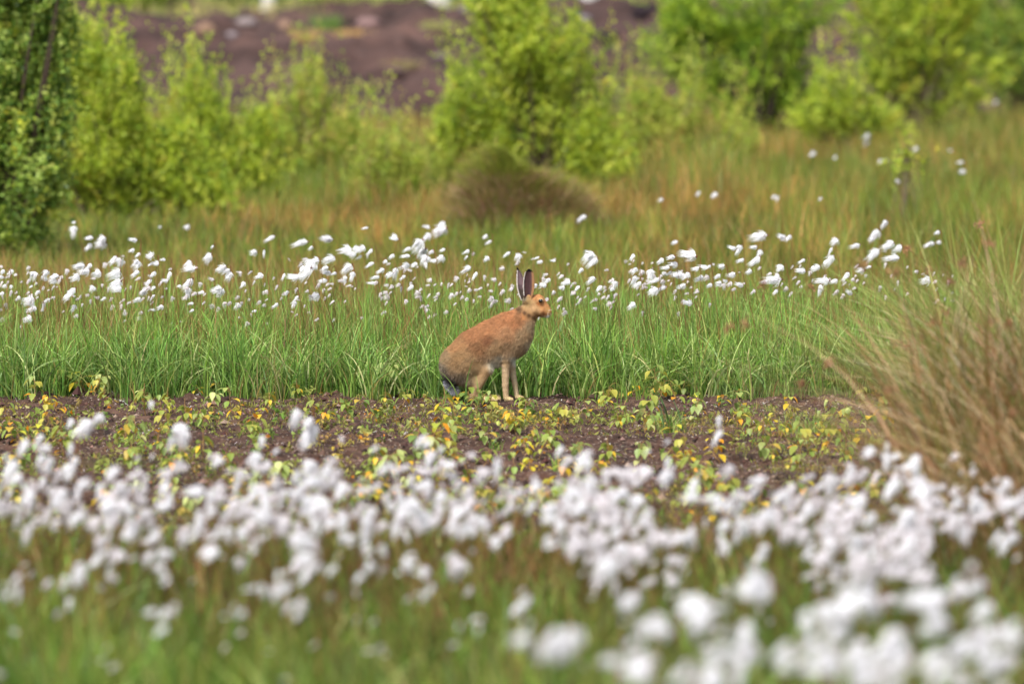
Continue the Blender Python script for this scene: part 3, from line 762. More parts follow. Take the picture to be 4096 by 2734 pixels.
# ------------------------------------------------------------------ rush tussocks
def tussock(D, px, n, hmax, label, left_bias=.16, scale=1.0, nh=16, green=False):
    x, _ = pt(px, 400, D); x = float(x)
    root = empty('rush_tussock', (x, D, 0), label, 'rush tussock', 'rush tussocks at the right edge')
    b = np.stack([rng.normal(0, .2, n) * scale, rng.normal(0, .16, n) * scale, np.zeros(n)], 1)
    b[:, 0] = np.clip(b[:, 0], -.36, 9)
    ang = rng.uniform(0, 2 * np.pi, n)
    ang = np.where(rng.uniform(0, 1, n) < left_bias, np.pi + rng.normal(0, .5, n), ang)
    h = rng.uniform(.45, 1, n) * hmax
    if green: c = pal([(128, 146, 66), (112, 130, 56), (150, 158, 84), (168, 140, 96)], [4, 4, 2, 1.5], n)
    else: c = pal([(136, 96, 58), (166, 130, 88), (98, 102, 42), (74, 86, 34), (112, 66, 44), (198, 174, 136)], [3.5, 3, 4.5, 4, 2.5, 1.8], n, .2)
    ln = rng.gamma(2.2, .27, n) + .04
    V, F, C = blades(b, h, ang, ln, rng.uniform(.003, .008, n), 7, np.clip(ln * .38, 0, .8), None, c * .85, c)
    mk('stems', V, F, M_GRASS, root, C)
    # long bowed dry straws
    m = n // 7
    b = np.stack([np.clip(rng.normal(0, .12, m), -.15, 1), rng.normal(0, .1, m), np.zeros(m)], 1)
    a = np.pi + rng.normal(0, .5, m); ln = rng.uniform(.4, 1.5, m)
    c = pal([(196, 172, 134), (172, 138, 96), (214, 196, 160)], [3, 3, 2], m)
    V, F, C = blades(b, rng.uniform(.5, .95, m) * hmax * .95, a, ln, rng.uniform(.005, .010, m), 8, np.clip(ln * .42, 0, .72), None, c, c)
    mk('dry_straws', V, F, M_GRASS, root, C)
    # brown flower clusters near tips
    for i in range(nh):
        h1 = rng.uniform(.6, 1.0) * hmax; l1 = rng.uniform(.15, 1.0); a1 = np.pi + rng.normal(0, .9)
        top = np.array([math.cos(a1) * h1 * l1, math.sin(a1) * h1 * l1 * .5, h1 * (1 - l1 * .38)])
        cc = pal([(140, 100, 72), (156, 116, 82), (120, 86, 66)], [2, 2, 1], 34, .15)
        P = top + rng.normal(0, .006, (34, 3)); L = rng.uniform(.006, .017, 34)
        A = leaves(P, rng.normal(size=(34, 3)), L, L * .4, cc)
        st = tube([(top * np.array([.1, .1, 0])), top * np.array([.42, .42, .62]), top * np.array([.8, .8, .93]), top], .0015, lin((120, 110, 60)), 3)
        V, F, C = join([A, st])
        mk('flower_cluster', V, F, M_STEM, root, C)
tussock(14.6, 1058, 1500, 1.08, 'large brown rush tussock arching in from the right above the foreground tufts')
tussock(13.7, 1082, 1200, .8, 'tan rush tussock low at the right edge below the larger one', .35, nh=6)
tussock(17.0, 1040, 1800, 1.0, 'greener rush tussock behind the large brown one at the right edge', .2, 1.2, nh=12, green=True)

# ------------------------------------------------------------------ shrubs and trees
PALS = {
 'yel': ([(188, 200, 62), (164, 184, 56), (216, 222, 98), (126, 154, 50), (216, 180, 62), (74, 108, 36)], [5, 5, 3.4, 3.2, .4, 2.8]),
 'dark': ([(118, 148, 58), (152, 176, 74), (88, 120, 50), (190, 206, 106), (198, 202, 72), (66, 98, 48)], [4, 4, 3, 3, 1.8, 2]),
 'mid': ([(150, 178, 52), (118, 152, 44), (182, 202, 66), (74, 108, 38), (204, 212, 74)], [4, 4, 3, 2.4, 1.4]),
 'grassy': ([(178, 192, 74), (150, 172, 62), (206, 210, 100), (186, 156, 92), (118, 144, 56)], [4, 4, 2, 2, 2]),
 'far': ([(150, 168, 90), (122, 146, 76), (172, 176, 104), (98, 122, 74)], [3, 3, 2, 2]),
}
def shrub(D, basepx, ells, shoots, per, leaf, palette, label, cat, name='shrub', depth=None, trunk=(120, 104, 84), bz=0.0, gap=.0, upward=.8, group='shrubs behind the meadow', trunk_r=.02, spray=.5, full=2.2, grow=1.25, spires=.045):
    """ells: (cx, cy, rx, ry) in 1024-frame pixels at depth D. Leafy shoots run from inside out to the envelope."""
    shoots = int(shoots * full)
    bx, _ = pt(basepx, 300, D); bx = float(bx)
    root = empty(name, (bx, D, bz), label, cat, group)
    B = np.array([bx, D, bz])
    area = np.array([e[2] * e[3] for e in ells]); pr = area / area.sum()
    E = []
    for (cx, cy, rx, ry) in ells:
        x, z = pt(cx, cy, D); sx = rx / FP * D * grow; sz = ry / FP * D * grow
        E.append((float(x), float(z), sx, sz))
    E = np.array(E)
    pick = rng.choice(len(E), shoots, p=pr)
    e = E[pick]
    dv = unit(rng.normal(size=(shoots, 3)))
    rr = rng.uniform(.3, 1.0, shoots) ** .5
    dp = np.minimum(e[:, 2], e[:, 3]) * (depth or 1.0)
    tip = np.stack([e[:, 0] + dv[:, 0] * rr * e[:, 2], D + dv[:, 1] * rr * dp, e[:, 1] + dv[:, 2] * rr * e[:, 3]], 1)
    # uneven outline: lumpy noise pushes shoots in or out
    lump = fbm(tip[:, 0] * 3.2 + 9, tip[:, 2] * 3.2 + D, 3, 3) - .5
    cen = np.stack([e[:, 0], np.full(shoots, D), e[:, 1]], 1)
    tip = cen + (tip - cen) * (1 + lump[:, None] * 1.5)
    keep = rng.uniform(0, 1, shoots) > np.clip((fbm(tip[:, 0] * 4, tip[:, 2] * 4 + tip[:, 1] * 3, 8, 2) - .52) * 7, 0, gap)
    keep &= tip[:, 2] > bz + .03
    tip = tip[keep]; cen = cen[keep]; ns = len(tip)
    ln = rng.uniform(.12, .34, ns) * (D / 34) ** .5
    dr = unit((tip - cen) * .9 + np.array([0, 0, upward]) * np.linalg.norm(tip - cen, axis=1).mean() + rng.normal(0, .25, (ns, 3)) * .3)
    start = tip - dr * ln[:, None]
    # long young shoots standing clear of the outline
    rel = (tip[:, 2] - cen[:, 2]) / np.maximum(e[keep][:, 3], .01)
    cand = np.where(rel > .55)[0]
    if len(cand) and spires:
        j = rng.choice(cand, min(len(cand), int(ns * spires)), replace=False)
        up = np.stack([rng.normal(0, .22, len(j)), rng.normal(0, .2, len(j)), np.ones(len(j))], 1)
        l2 = rng.uniform(.12, .42, len(j)) * (D / 34) ** .5
        tip = np.concatenate([tip, tip[j] + unit(up) * l2[:, None]]); cen = np.concatenate([cen, cen[j]]); dr = np.concatenate([dr, unit(up)]); start = np.concatenate([start, tip[j]]); ns = len(tip)
    # leaves along every shoot
    t = rng.uniform(0, 1, (ns, per))
    P = start[:, None] + (tip - start)[:, None] * t[..., None] + rng.normal(0, .012, (ns, per, 3)) * (leaf / .03)
    ld = dr[:, None] * .55 + rng.normal(0, spray, (ns, per, 3)) + np.array([0, 0, -.15])
    shoot_c = pal(*PALS[palette], ns, .1)
    young = pal(*PALS[palette], ns * per, .14).reshape(ns, per, 3)
    C = shoot_c[:, None] * .6 + young * .4
    L = rng.uniform(.65, 1.25, ns * per) * leaf
    V, F, Cc = leaves(P.reshape(-1, 3) - B, ld.reshape(-1, 3), L, L * rng.uniform(.5, .75, ns * per), C.reshape(-1, 3))
    mk('crown', V, F, M_LEAF, root, Cc)
    # branches
    parts = []
    nb = min(70, max(16, ns // 14))
    idx = rng.choice(ns, nb, replace=False)
    fork = np.array([bx, D, bz])
    for i, k in enumerate(idx):
        tp = tip[k]
        s = fork + np.array([rng.normal(0, .05), rng.normal(0, .05), 0]) * (1 if trunk_r < .03 else .3)
        m = s * .5 + tp * .5 + np.array([rng.normal(0, .04), rng.normal(0, .04), -.05 - .1 * abs(tp[0] - s[0])])
        q = [((1 - u) ** 2) * s + 2 * u * (1 - u) * m + u * u * tp for u in np.linspace(0, 1, 6)]
        c = lin(trunk) * rng.uniform(.7, 1.15)
        parts.append(tube(np.array(q) - B, np.linspace(trunk_r * .5, .002, 6), c, 4))
    q = [fork + np.array([0, 0, -.02]), fork + np.array([.01, 0, .25]), fork + np.array([.03, 0, .6])]
    parts.append(tube(np.array(q) - B, [trunk_r, trunk_r * .8, trunk_r * .5], lin(trunk), 7))
    V, F, C = join(parts)
    mk('trunk', V, F, M_STEM, root, C)
    return root

shrub(29.2, 4, [(4, -40, 64, 60), (28, 10, 36, 46), (-14, 60, 56, 70), (18, 60, 34, 60), (14, 130, 46, 66), (0, 195, 50, 60), (18, 226, 34, 36), (-40, 240, 50, 50), (54, 95, 22, 40), (56, 24, 22, 30), (44, 170, 26, 36)], 1550, 15, .032, 'dark', 'tall dark green birch at the left edge of the photo', 'birch tree', 'birch_tree', trunk=(84, 70, 60), trunk_r=.045, depth=.9, gap=.75, group=None, spray=.8)
shrub(33.5, 105, [(44, 34, 32, 26), (72, 52, 34, 36), (98, 80, 34, 38), (124, 108, 38, 42), (152, 138, 40, 42), (90, 140, 70, 60), (165, 158, 40, 46), (184, 140, 22, 38), (120, 196, 80, 26), (160, 200, 50, 20), (205, 180, 36, 32)], 2500, 16, .024, 'yel', 'broad yellow green willow shrub beside the dark birch', 'willow shrub', depth=.9, gap=.6, upward=1.1, grow=1.15, spires=.03)
shrub(36.5, 225, [(200, 128, 26, 34), (226, 136, 26, 38), (232, 155, 40, 40), (205, 165, 34, 40), (255, 130, 20, 45), (190, 120, 30, 50), (260, 165, 40, 34)], 1100, 14, .026, 'yel', 'narrower light green willow shrub right of the broad yellow one', 'willow shrub', gap=.5, upward=1.6)
shrub(38.5, 320, [(283, 140, 26, 46), (312, 130, 22, 52), (340, 145, 24, 44), (368, 158, 28, 40), (396, 172, 26, 32), (300, 172, 48, 34), (265, 160, 34, 46), (355, 178, 50, 32)], 1700, 13, .026, 'grassy', 'thin open willow with tall separate shoots before the peat bank', 'willow shrub', gap=.6, upward=2.2)
shrub(36, 396, [(385, 160, 26, 34), (408, 172, 22, 30), (372, 185, 34, 22), (412, 190, 20, 16)], 520, 13, .024, 'grassy', 'low pale willow shoots mixed with grass left of the heather hummock', 'willow shrub', gap=.6, upward=2.2)
shrub(38, 446, [(438, 150, 14, 34), (446, 175, 16, 24)], 200, 13, .024, 'grassy', 'sparse upright shoots at the left foot of the middle birch', 'willow shrub', gap=.5, upward=2.4)
shrub(37.5, 540, [(512, -10, 50, 44), (515, 35, 52, 46), (548, 70, 46, 46), (500, 90, 44, 46), (560, 125, 48, 48), (510, 135, 40, 26), (590, 165, 36, 36), (612, 192, 32, 24), (578, 150, 40, 40), (596, 110, 26, 36), (462, 115, 26, 34), (452, 40, 16, 12), (470, 60, 20, 10)], 2200, 16, .026, 'yel', 'large bright birch in the middle behind the heather hummock', 'birch tree', 'birch_tree', trunk=(92, 78, 64), trunk_r=.03, depth=.85, gap=.85, group=None, spray=.7)
shrub(40.5, 655, [(640, 105, 34, 46), (674, 128, 38, 50), (630, 165, 32, 30), (715, 155, 34, 40), (690, 185, 40, 18), (640, 185, 30, 20), (730, 130, 24, 34)], 1500, 13, .026, 'grassy', 'loose pale shrub mixed with grass right of the middle birch', 'willow shrub', gap=.7, upward=1.8)
shrub(48, 760, [(735, 0, 84, 46), (698, 45, 46, 36), (764, 45, 54, 44), (735, 75, 50, 24), (800, 84, 34, 22), (760, 92, 44, 14), (680, 10, 26, 22)], 1000, 15, .038, 'mid', 'dense mid green birch at the upper right with dark gaps', 'birch tree', 'birch_tree', trunk=(80, 70, 58), trunk_r=.04, depth=.85, gap=.85, group=None, spray=.7)
shrub(44, 868, [(838, 96, 30, 22), (862, 116, 30, 22), (828, 112, 30, 20), (886, 134, 22, 14)], 420, 13, .032, 'yel', 'low light green shrub spreading below the upper right birch', 'willow shrub', gap=.5)
shrub(50, 920, [(890, 14, 40, 34), (925, 40, 56, 42), (888, 62, 34, 24), (968, 75, 32, 24), (945, -4, 38, 30), (925, 88, 50, 18)], 1050, 14, .038, 'yel', 'rounded light green shrub with yellow leaves at the upper right', 'willow shrub', gap=.6, depth=.8)
shrub(57, 1020, [(1005, 20, 44, 64), (1040, 50, 44, 44)], 700, 15, .045, 'dark', 'dark green bush in the top right corner', 'bush', gap=.5)
shrub(33, 905, [(908, 150, 5, 18)], 10, 9, .028, 'yel', 'slender sapling below the rounded shrub on the right', 'sapling', 'sapling', trunk_r=.006, upward=2, group=None)
# beyond the peat bank
for i, (px, D, ell, p, lab) in enumerate([
    (215, 92, [(200, -14, 60, 26), (250, -10, 40, 24)], 'far', 'pale green bush on top of the peat bank at the left'),
    (335, 96, [(330, -10, 40, 26), (365, -8, 30, 22)], 'mid', 'green bush on top of the peat bank right of the pale one'),
    (420, 90, [(400, -8, 40, 20), (440, -12, 30, 28)], 'far', 'blurred bush on the bank left of the middle birch'),
    (600, 94, [(590, -4, 34, 18), (630, -12, 26, 18)], 'far', 'pale bush on the bank right of the middle birch'),
    (130, 88, [(130, -16, 46, 24)], 'mid', 'green bush on the bank behind the left shrubs'),
    (860, 95, [(850, -14, 50, 24)], 'far', 'bush far behind between the upper right shrubs')]):
    bz = float(bank_z(np.array(pt(px, 0, D)[0]), np.array(float(D)))) - .05
    shrub(D, px, ell, 330, 13, .075, p, lab, 'bush', 'bush', bz=bz, gap=.4, group='bushes on top of the peat bank', depth=1.0)

# dry yellow grass along the top of the bank
def bank_grass():
    n = 9000
    x = rng.uniform(-14, 14, n); y = rng.uniform(79, 95, n)
    k = fbm(x * .5, y * .5, 71, 2) > .45; x, y = x[k], y[k]; n = len(x)
    base = np.stack([x, y, bank_z(x, y) - .02], 1)
    c = pal([(176, 168, 96), (150, 158, 84), (190, 170, 112)], [2, 3, 1], n)
    V, F, C = blades(base, rng.uniform(.12, .4, n), rng.uniform(0, 6.28, n), rng.uniform(.1, .6, n), rng.uniform(.012, .022, n), 3, .1, None, c, c)
    tag(mk('bank_grass', V, F, M_GRASS, col=C), 'dry yellow grass along the top of the peat bank', None, None, 'stuff')
bank_grass()

def bank_hit(px, py):
    d = np.arange(53, 96, .05); x, z = pt(px, py, 1.0)
    zz = CAMZ + (float(z) - CAMZ) * d
    b = bank_z(float(x) * d, d); k = np.where(zz < b)[0]
    return float(d[k[0]]) if len(k) else 80.0
def tufthill(px, py, D, wpx, hpx, n, cols, label, width=.012):
    D = bank_hit(px, py + hpx * .4); x, z = pt(px, py, D); x = float(x)
    z = float(bank_z(np.array(x), np.array(float(D))))
    h = hpx / FP * D; w = wpx / FP * D
    b = np.stack([rng.normal(0, w * .22, n), rng.normal(0, w * .22, n), np.full(n, -.03)], 1)
    c = pal(cols, [1] * len(cols), n)
    a = np.where(b[:, 0] > 0, rng.normal(0, .8, n), np.pi + rng.normal(0, .8, n))
    V, F, C = blades(b, rng.uniform(.5, 1, n) * h, a, rng.gamma(2, .22, n), np.full(n, width), 4, .2, None, c, c * 1.1)
    o = mk('grass_clump', V, F, M_GRASS, col=C); o.location = (x, D, z)
    tag(o, label, 'grass clump', 'grass clumps on the peat bank')
tufthill(306, 34, 72, 26, 24, 320, [(178, 148, 96), (160, 140, 84)], 'tan dry grass clump on the bank before the green bush')
tufthill(326, 20, 76, 30, 24, 320, [(112, 136, 64), (96, 124, 60)], 'dark green grass clump near the top of the bank')
tufthill(402, 62, 64, 34, 13, 320, [(132, 128, 80), (140, 116, 88)], 'low olive grass clump halfway up the bank')
tufthill(440, 22, 74, 40, 12, 300, [(150, 148, 92), (140, 140, 80)], 'olive grass clump on the bank behind the middle birch')
tufthill(350, 30, 74, 34, 10, 240, [(196, 160, 96), (176, 146, 90)], 'straw coloured grass clump beside the dark green one')

def rock(px, py, D, wpx, hpx, color, label, name='rock', cat='rock'):
    r = np.random.default_rng(int(px * 7 + py))
    D = bank_hit(px, py + hpx * .4); x, z = pt(px, py, D)
    nu, nv = 14, 9
    U, W = np.meshgrid(np.linspace(0, np.pi, nv), np.arange(nu) / nu * 2 * np.pi, indexing='ij')
    nn = 1 + (fbm(W * 1.6 + px, U * 2.2, 3, 2) - .5) * .7
    nn[:, :] = nn * (1 + 0 * U)
    nn[:, -1] = (nn[:, 0] + nn[:, -2]) / 2
    w = wpx / FP * D / 2; h = hpx / FP * D / 2
    V = np.stack([w * np.sin(U) * np.cos(W) * nn, w * .8 * np.sin(U) * np.sin(W) * nn, h * np.cos(U) * (nn * .6 + .4)], -1).reshape(-1, 3)
    q = np.array([[a * nu + b, a * nu + (b + 1) % nu, (a + 1) * nu + (b + 1) % nu, (a + 1) * nu + b] for a in range(nv - 1) for b in range(nu)])
    c = np.tile(lin(color) * .38, (len(V), 1)) * r.uniform(.75, 1.15, (len(V), 1))
    o = mk(name, V, [q], M_STONE, col=c, smooth=True)
    zz = float(bank_z(np.array(float(x)), np.array(float(D))))
    o.location = (float(x), D, zz + h * .3)
    tag(o, label, cat, 'pale lumps lying on the peat bank')
rock(206, 27, 70, 22, 15, (196, 158, 130), 'tan rounded rock on the left of the peat bank')
rock(246, 22, 73, 26, 11, (200, 182, 180), 'pale pinkish rock near the top left of the bank')
rock(232, 34, 68, 13, 8, (190, 174, 178), 'small grey rock just below the pale pinkish one')
rock(285, 24, 73, 18, 12, (186, 150, 126), 'tan rock left of the dry grass clump')
rock(368, 22, 74, 26, 12, (182, 146, 142), 'pink brown rock on the bank left of the middle birch')
rock(352, 20, 76, 24, 10, (78, 58, 56), 'dark peat block beside the pink brown rock', 'peat_block', 'peat block')
rock(442, 55, 63, 20, 9, (150, 130, 132), 'grey mauve rock beside the middle birch foliage')
rock(395, 72, 62, 20, 7, (146, 118, 116), 'low mauve rock under the olive grass clump')

rock(604, 34, 70, 34, 18, (66, 48, 50), 'dark peat block in the gap right of the middle birch', 'peat_block', 'peat block')
rock(648, 8, 78, 34, 22, (58, 44, 50), 'large dark peat block at the top between the two birches', 'peat_block', 'peat block')
rock(582, 18, 76, 22, 9, (170, 160, 166), 'small pale rock at the top right of the middle birch')
rock(470, 8, 80, 24, 9, (176, 160, 160), 'pale rock behind the top of the middle birch')

def birch_trunk(px, D, wpx, label):
    x = float(pt(px, 0, D)[0]); z = float(bank_z(np.array(x), np.array(float(D)))) - .1
    root = empty('birch_tree', (x, D, z), label, 'birch tree')
    r = wpx / FP * D / 2
    V, F, C = tube([(0, 0, 0), (.02, 0, .8), (.0, 0, 1.8), (.05, 0, 3.2)], [r * 1.1, r, r * .85, r * .5], lin((205, 200, 198)), 10)
    C = np.array(C) * rng.uniform(.75, 1.05, (len(V), 1))
    mk('trunk', V, F, M_STONE, root, C, smooth=True)
    n = 2600
    P = np.array([0, 0, 3.0]) + unit(rng.normal(size=(n, 3))) * rng.uniform(.3, 1.0, (n, 1)) * np.array([.9, .9, .95])
    L = rng.uniform(.05, .09, n)
    V, F, C = leaves(P, rng.normal(size=(n, 3)), L, L * .7, pal(*PALS['mid'], n))
    mk('crown', V, F, M_LEAF, root, C)
birch_trunk(268, 91, 13, 'pale birch trunk on the bank above the tan rocks')
birch_trunk(438, 84, 24, 'thick pale birch trunk beside the middle birch foliage')
birch_trunk(590, 88, 20, 'pale birch trunk on the bank right of the middle birch')

# ------------------------------------------------------------------ heather hummock
def heather():
    D = 32.4
    x, _ = pt(518, 200, D); x = float(x)
    root = empty('heather_hummock', (x, D, 0), 'dark olive and brown heather hummock in front of the middle birch', 'heather hummock')
    W, Hh = 72 / FP * D, .36
    def surf(u, a):   # u radius 0..1, a angle
        r = u * (1 + .12 * np.sin(3 * a + 1))
        z = Hh * (1 - u ** 3.2) * (1 - .2 * np.cos(a) + .12 * np.sin(5 * a) * u)
        return np.stack([W * r * np.cos(a), W * .8 * r * np.sin(a), z - .02], -1)
    surf0 = surf
    def surf(u, a):
        p = surf0(u, a); p[..., 2] *= .72 + .62 * fbm(p[..., 0] * 4 + 3, p[..., 1] * 4, 12, 3); return p
    U, A = np.meshgrid(np.linspace(0, 1, 14), np.arange(36) / 36 * 2 * np.pi, indexing='ij')
    V = surf(U, A).reshape(-1, 3) * [.93, .93, .93]
    q = np.array([[i * 36 + j, (i + 1) * 36 + j, (i + 1) * 36 + (j + 1) % 36, i * 36 + (j + 1) % 36] for i in range(13) for j in range(36)])
    mk('mound', V, [q], M_HEATH, root, np.tile(lin((84, 62, 48)), (len(V), 1)), smooth=True)
    n = 26000
    u = np.sqrt(rng.uniform(0, 1, n)); a = rng.uniform(0, 2 * np.pi, n)
    P = surf(u, a)
    top = rng.uniform(0, 1, n) < np.clip((P[:, 2] / Hh - .42 + (fbm(P[:, 0] * 7, P[:, 2] * 7 + P[:, 1] * 4, 5) - .5) * 1.2) * 2.2, .12, .95)
    c = np.where(top[:, None], pal([(124, 134, 46), (140, 144, 56), (100, 110, 40)], [3, 2, 2], n), pal([(160, 124, 96), (130, 102, 74), (172, 142, 114), (116, 118, 54)], [3, 2, 2, 4], n))
    ang = np.arctan2(P[:, 1], P[:, 0]) + rng.normal(0, .8, n)
    V, F, C = blades(P, rng.uniform(.03, .17, n), ang, rng.uniform(.2, 1.0, n), rng.uniform(.005, .010, n), 2, .1, None, c * .85, c * 1.05)
    mk('foliage', V, F, M_HEATH, root, C)
    n = 900
    a = rng.uniform(0, 2 * np.pi, n); u = rng.uniform(.35, 1.15, n); P = np.stack([W * u * np.cos(a), W * .8 * u * np.sin(a), np.zeros(n)], 1)
    P[:, 2] = np.where(u < 1, surf(np.minimum(u, 1), a)[:, 2] - .03, -.01)
    c = pal([(150, 128, 68), (116, 126, 50), (168, 136, 84)], [2, 3, 1.5], n, .2) * .85
    V, F, C = blades(P, rng.uniform(.12, .32, n), a + rng.normal(0, .8, n), rng.uniform(.1, .7, n), rng.uniform(.004, .008, n), 4, .15, None, c * .85, c)
    mk('grass_sprigs', V, F, M_GRASS, root, C)
heather()

# ------------------------------------------------------------------ the hare
U = 0.000399 * 19.95 / 20.0          # metres per unit of the tracing
HX, HZ, HY = 910.0, 1398.0, 19.95
hx0, hz0 = pt((1650 + 910 * .4209) / 4, (1020 + 1400 * .4209) / 4, HY)
def hp(cx, cy, lat=0.0):
    """tracing units -> local metres; lat > 0 is toward the camera"""
    return np.array([(cx - HX) * U, -lat * U, (HZ - cy) * U])

def sd_cone(P, a, b, ra, rb, sl):
    """tapered capsule with sideways (Y) scale sl"""
    S = np.array([1, 1 / sl, 1])
    p = P * S; a = a * S; b = b * S
    ab = b - a; L2 = max(float(ab @ ab), 1e-12)
    t = np.clip(((p - a) @ ab) / L2, 0, 1)
    d = np.linalg.norm(p - a - t[..., None] * ab, axis=-1)
    return (d - (ra + (rb - ra) * t)) * (1 if sl >= 1 else sl ** .5)

def smin(a, b, k):
    h = np.clip(.5 + .5 * (b - a) / k, 0, 1)
    return b * (1 - h) + a * h - k * h * (1 - h)

def hare_sdf(P):
    def c(x1, y1, r1, x2, y2, r2, l1=0, l2=None, sl=1.0):
        l2 = l1 if l2 is None else l2
        return sd_cone(P, hp(x1, y1, l1), hp(x2, y2, l2), r1 * U, r2 * U, sl)
    k = 30 * U
    f = c(450, 1045, 186, 600, 935, 208, sl=.72)
    f = smin(f, c(600, 935, 208, 760, 850, 208, sl=.72), k)
    f = smin(f, c(760, 850, 208, 905, 772, 202, sl=.72), k)
    f = smin(f, c(905, 772, 198, 955, 762, 178, sl=.74), k)
    f = smin(f, c(950, 770, 172, 955, 848, 142, sl=.78), k)
    f = smin(f, c(990, 690, 150, 1092, 570, 100, sl=.74), k * 1.5)
    # head
    h = c(1138, 470, 86, 1190, 445, 64, sl=.74)
    h = smin(h, c(1150, 510, 84, 1240, 535, 60, sl=.76), k)
    h = smin(h, c(1225, 480, 48, 1282, 528, 30, sl=.8), k * .8)
    h = smin(h, c(1240, 545, 52, 1278, 560, 38, sl=.85), k * .6)
    h = smin(h, c(1240, 578, 26, 1285, 590, 15, sl=1.), k * .4)
    for s in (1, -1):
        h = smin(h, c(1215, 436, 27, 1222, 440, 24, 38 * s), k * .45)      # brow
        h = smin(h, c(1170, 530, 48, 1210, 545, 40, 34 * s), k * .6)       # cheek
        h = smin(h, c(1278, 556, 22, 1290, 556, 18, 16 * s), k * .3)       # whisker pad
        h = smin(h, c(1085, 440, 40, 1105, 405, 24, 30 * s), k * .6)       # ear root
    f = smin(f, h, k * .8)
    for s in (1, -1):
        o = 0 if s == 1 else 1
        f = smin(f, c(430, 1060, 150, 560, 1010, 140, 78 * s, sl=.6), k)            # haunch
        f = smin(f, c(560, 1020, 130, 690, 1085, 66, 84 * s, 92 * s, sl=.6), k)     # thigh to knee
        f = smin(f, c(694, 1096, 58, 585, 1330, 29, 92 * s, 84 * s, sl=.85), k * .8)  # shank
        f = smin(f, c(440, 1120, 110, 560, 1190, 70, 70 * s, 78 * s, sl=.6), k)     # back of thigh
        f = smin(f, c(578, 1350, 30, 690, 1374, 25, 84 * s, 92 * s, sl=.9), k * .4)   # hind foot
        f = smin(f, c(690, 1374, 25, 815, 1374, 25, 92 * s, 98 * s, sl=1.2), k * .4)
    # forelegs: near one upright, far one reaching forward
    f = smin(f, c(955, 800, 112, 905, 930, 72, 66, 66, sl=.6), k)
    f = smin(f, c(900, 940, 66, 886, 1050, 42, 62, 60), k * .8)
    f = smin(f, c(886, 1050, 40, 882, 1240, 29, 60, 56), k * .5)
    f = smin(f, c(882, 1240, 29, 888, 1345, 26, 56, 56), k * .4)
    f = smin(f, c(893, 1372, 24, 942, 1382, 19, 56, 60, sl=1.1), k * .5)
    f = smin(f, c(955, 800, 112, 920, 940, 70, -66, -60, sl=.6), k)
    f = smin(f, c(915, 950, 60, 940, 1070, 40, -58, -52), k * .8)
    f = smin(f, c(940, 1070, 36, 972, 1240, 24, -52, -50), k * .5)
    f = smin(f, c(972, 1240, 24, 988, 1335, 22, -50, -50), k * .4)
    f = smin(f, c(993, 1364, 23, 1046, 1378, 18, -50, -54, sl=1.1), k * .5)
    return f

def surface_nets(fn, lo, hi, step):
    ax = [np.arange(lo[i], hi[i] + step, step) for i in range(3)]
    X, Y, Z = np.meshgrid(*ax, indexing='ij')
    n = X.shape
    P = np.stack([X, Y, Z], -1)
    f = np.concatenate([fn(P[i:i + 12]) for i in range(0, n[0], 12)])
    neg = f < 0
    c8 = [(i, j, k) for i in (0, 1) for j in (0, 1) for k in (0, 1)]
    sl = lambda a, o: a[o[0]:n[0] - 1 + o[0], o[1]:n[1] - 1 + o[1], o[2]:n[2] - 1 + o[2]]
    cnt = sum(sl(neg, o).astype(int) for o in c8)
    act = (cnt > 0) & (cnt < 8)
    idx = -np.ones(act.shape, int); ii = np.argwhere(act); idx[act] = np.arange(len(ii))
    acc = np.zeros((len(ii), 3)); num = np.zeros(len(ii))
    fv = {o: sl(f, o)[act] for o in c8}
    for a in c8:
        for d in range(3):
            if a[d] == 1: continue
            b = list(a); b[d] = 1; b = tuple(b)
            fa, fb = fv[a], fv[b]; m = (fa < 0) != (fb < 0)
            t = np.where(m, fa / np.where(m, fa - fb, 1), 0)
            p = np.array(a, float) + t[:, None] * (np.array(b) - np.array(a))
            acc[m] += p[m]; num[m] += 1
    V = np.array(lo) + (ii + acc / num[:, None]) * step
    quads = []
    for d in range(3):
        e = [1, 1, 1]
        n0 = neg[:n[0] - 1, :n[1] - 1, :n[2] - 1]
        s = [slice(0, n[i] - 1) for i in range(3)]; s[d] = slice(1, n[d])
        n1 = neg[s[0], s[1], s[2]]
        u, v = (d + 1) % 3, (d + 2) % 3
        m = n0 != n1
        m[(slice(None),) * u + (0,)] = False; m[(slice(None),) * v + (0,)] = False
        g = np.argwhere(m)
        def at(du, dv):
            q = g.copy(); q[:, u] -= du; q[:, v] -= dv
            return idx[q[:, 0], q[:, 1], q[:, 2]]
        Q = np.stack([at(1, 1), at(0, 1), at(0, 0), at(1, 0)], 1)
        fl = n0[m]
        Q[~fl] = Q[~fl][:, ::-1]
        quads.append(Q)
    return V, np.concatenate(quads)

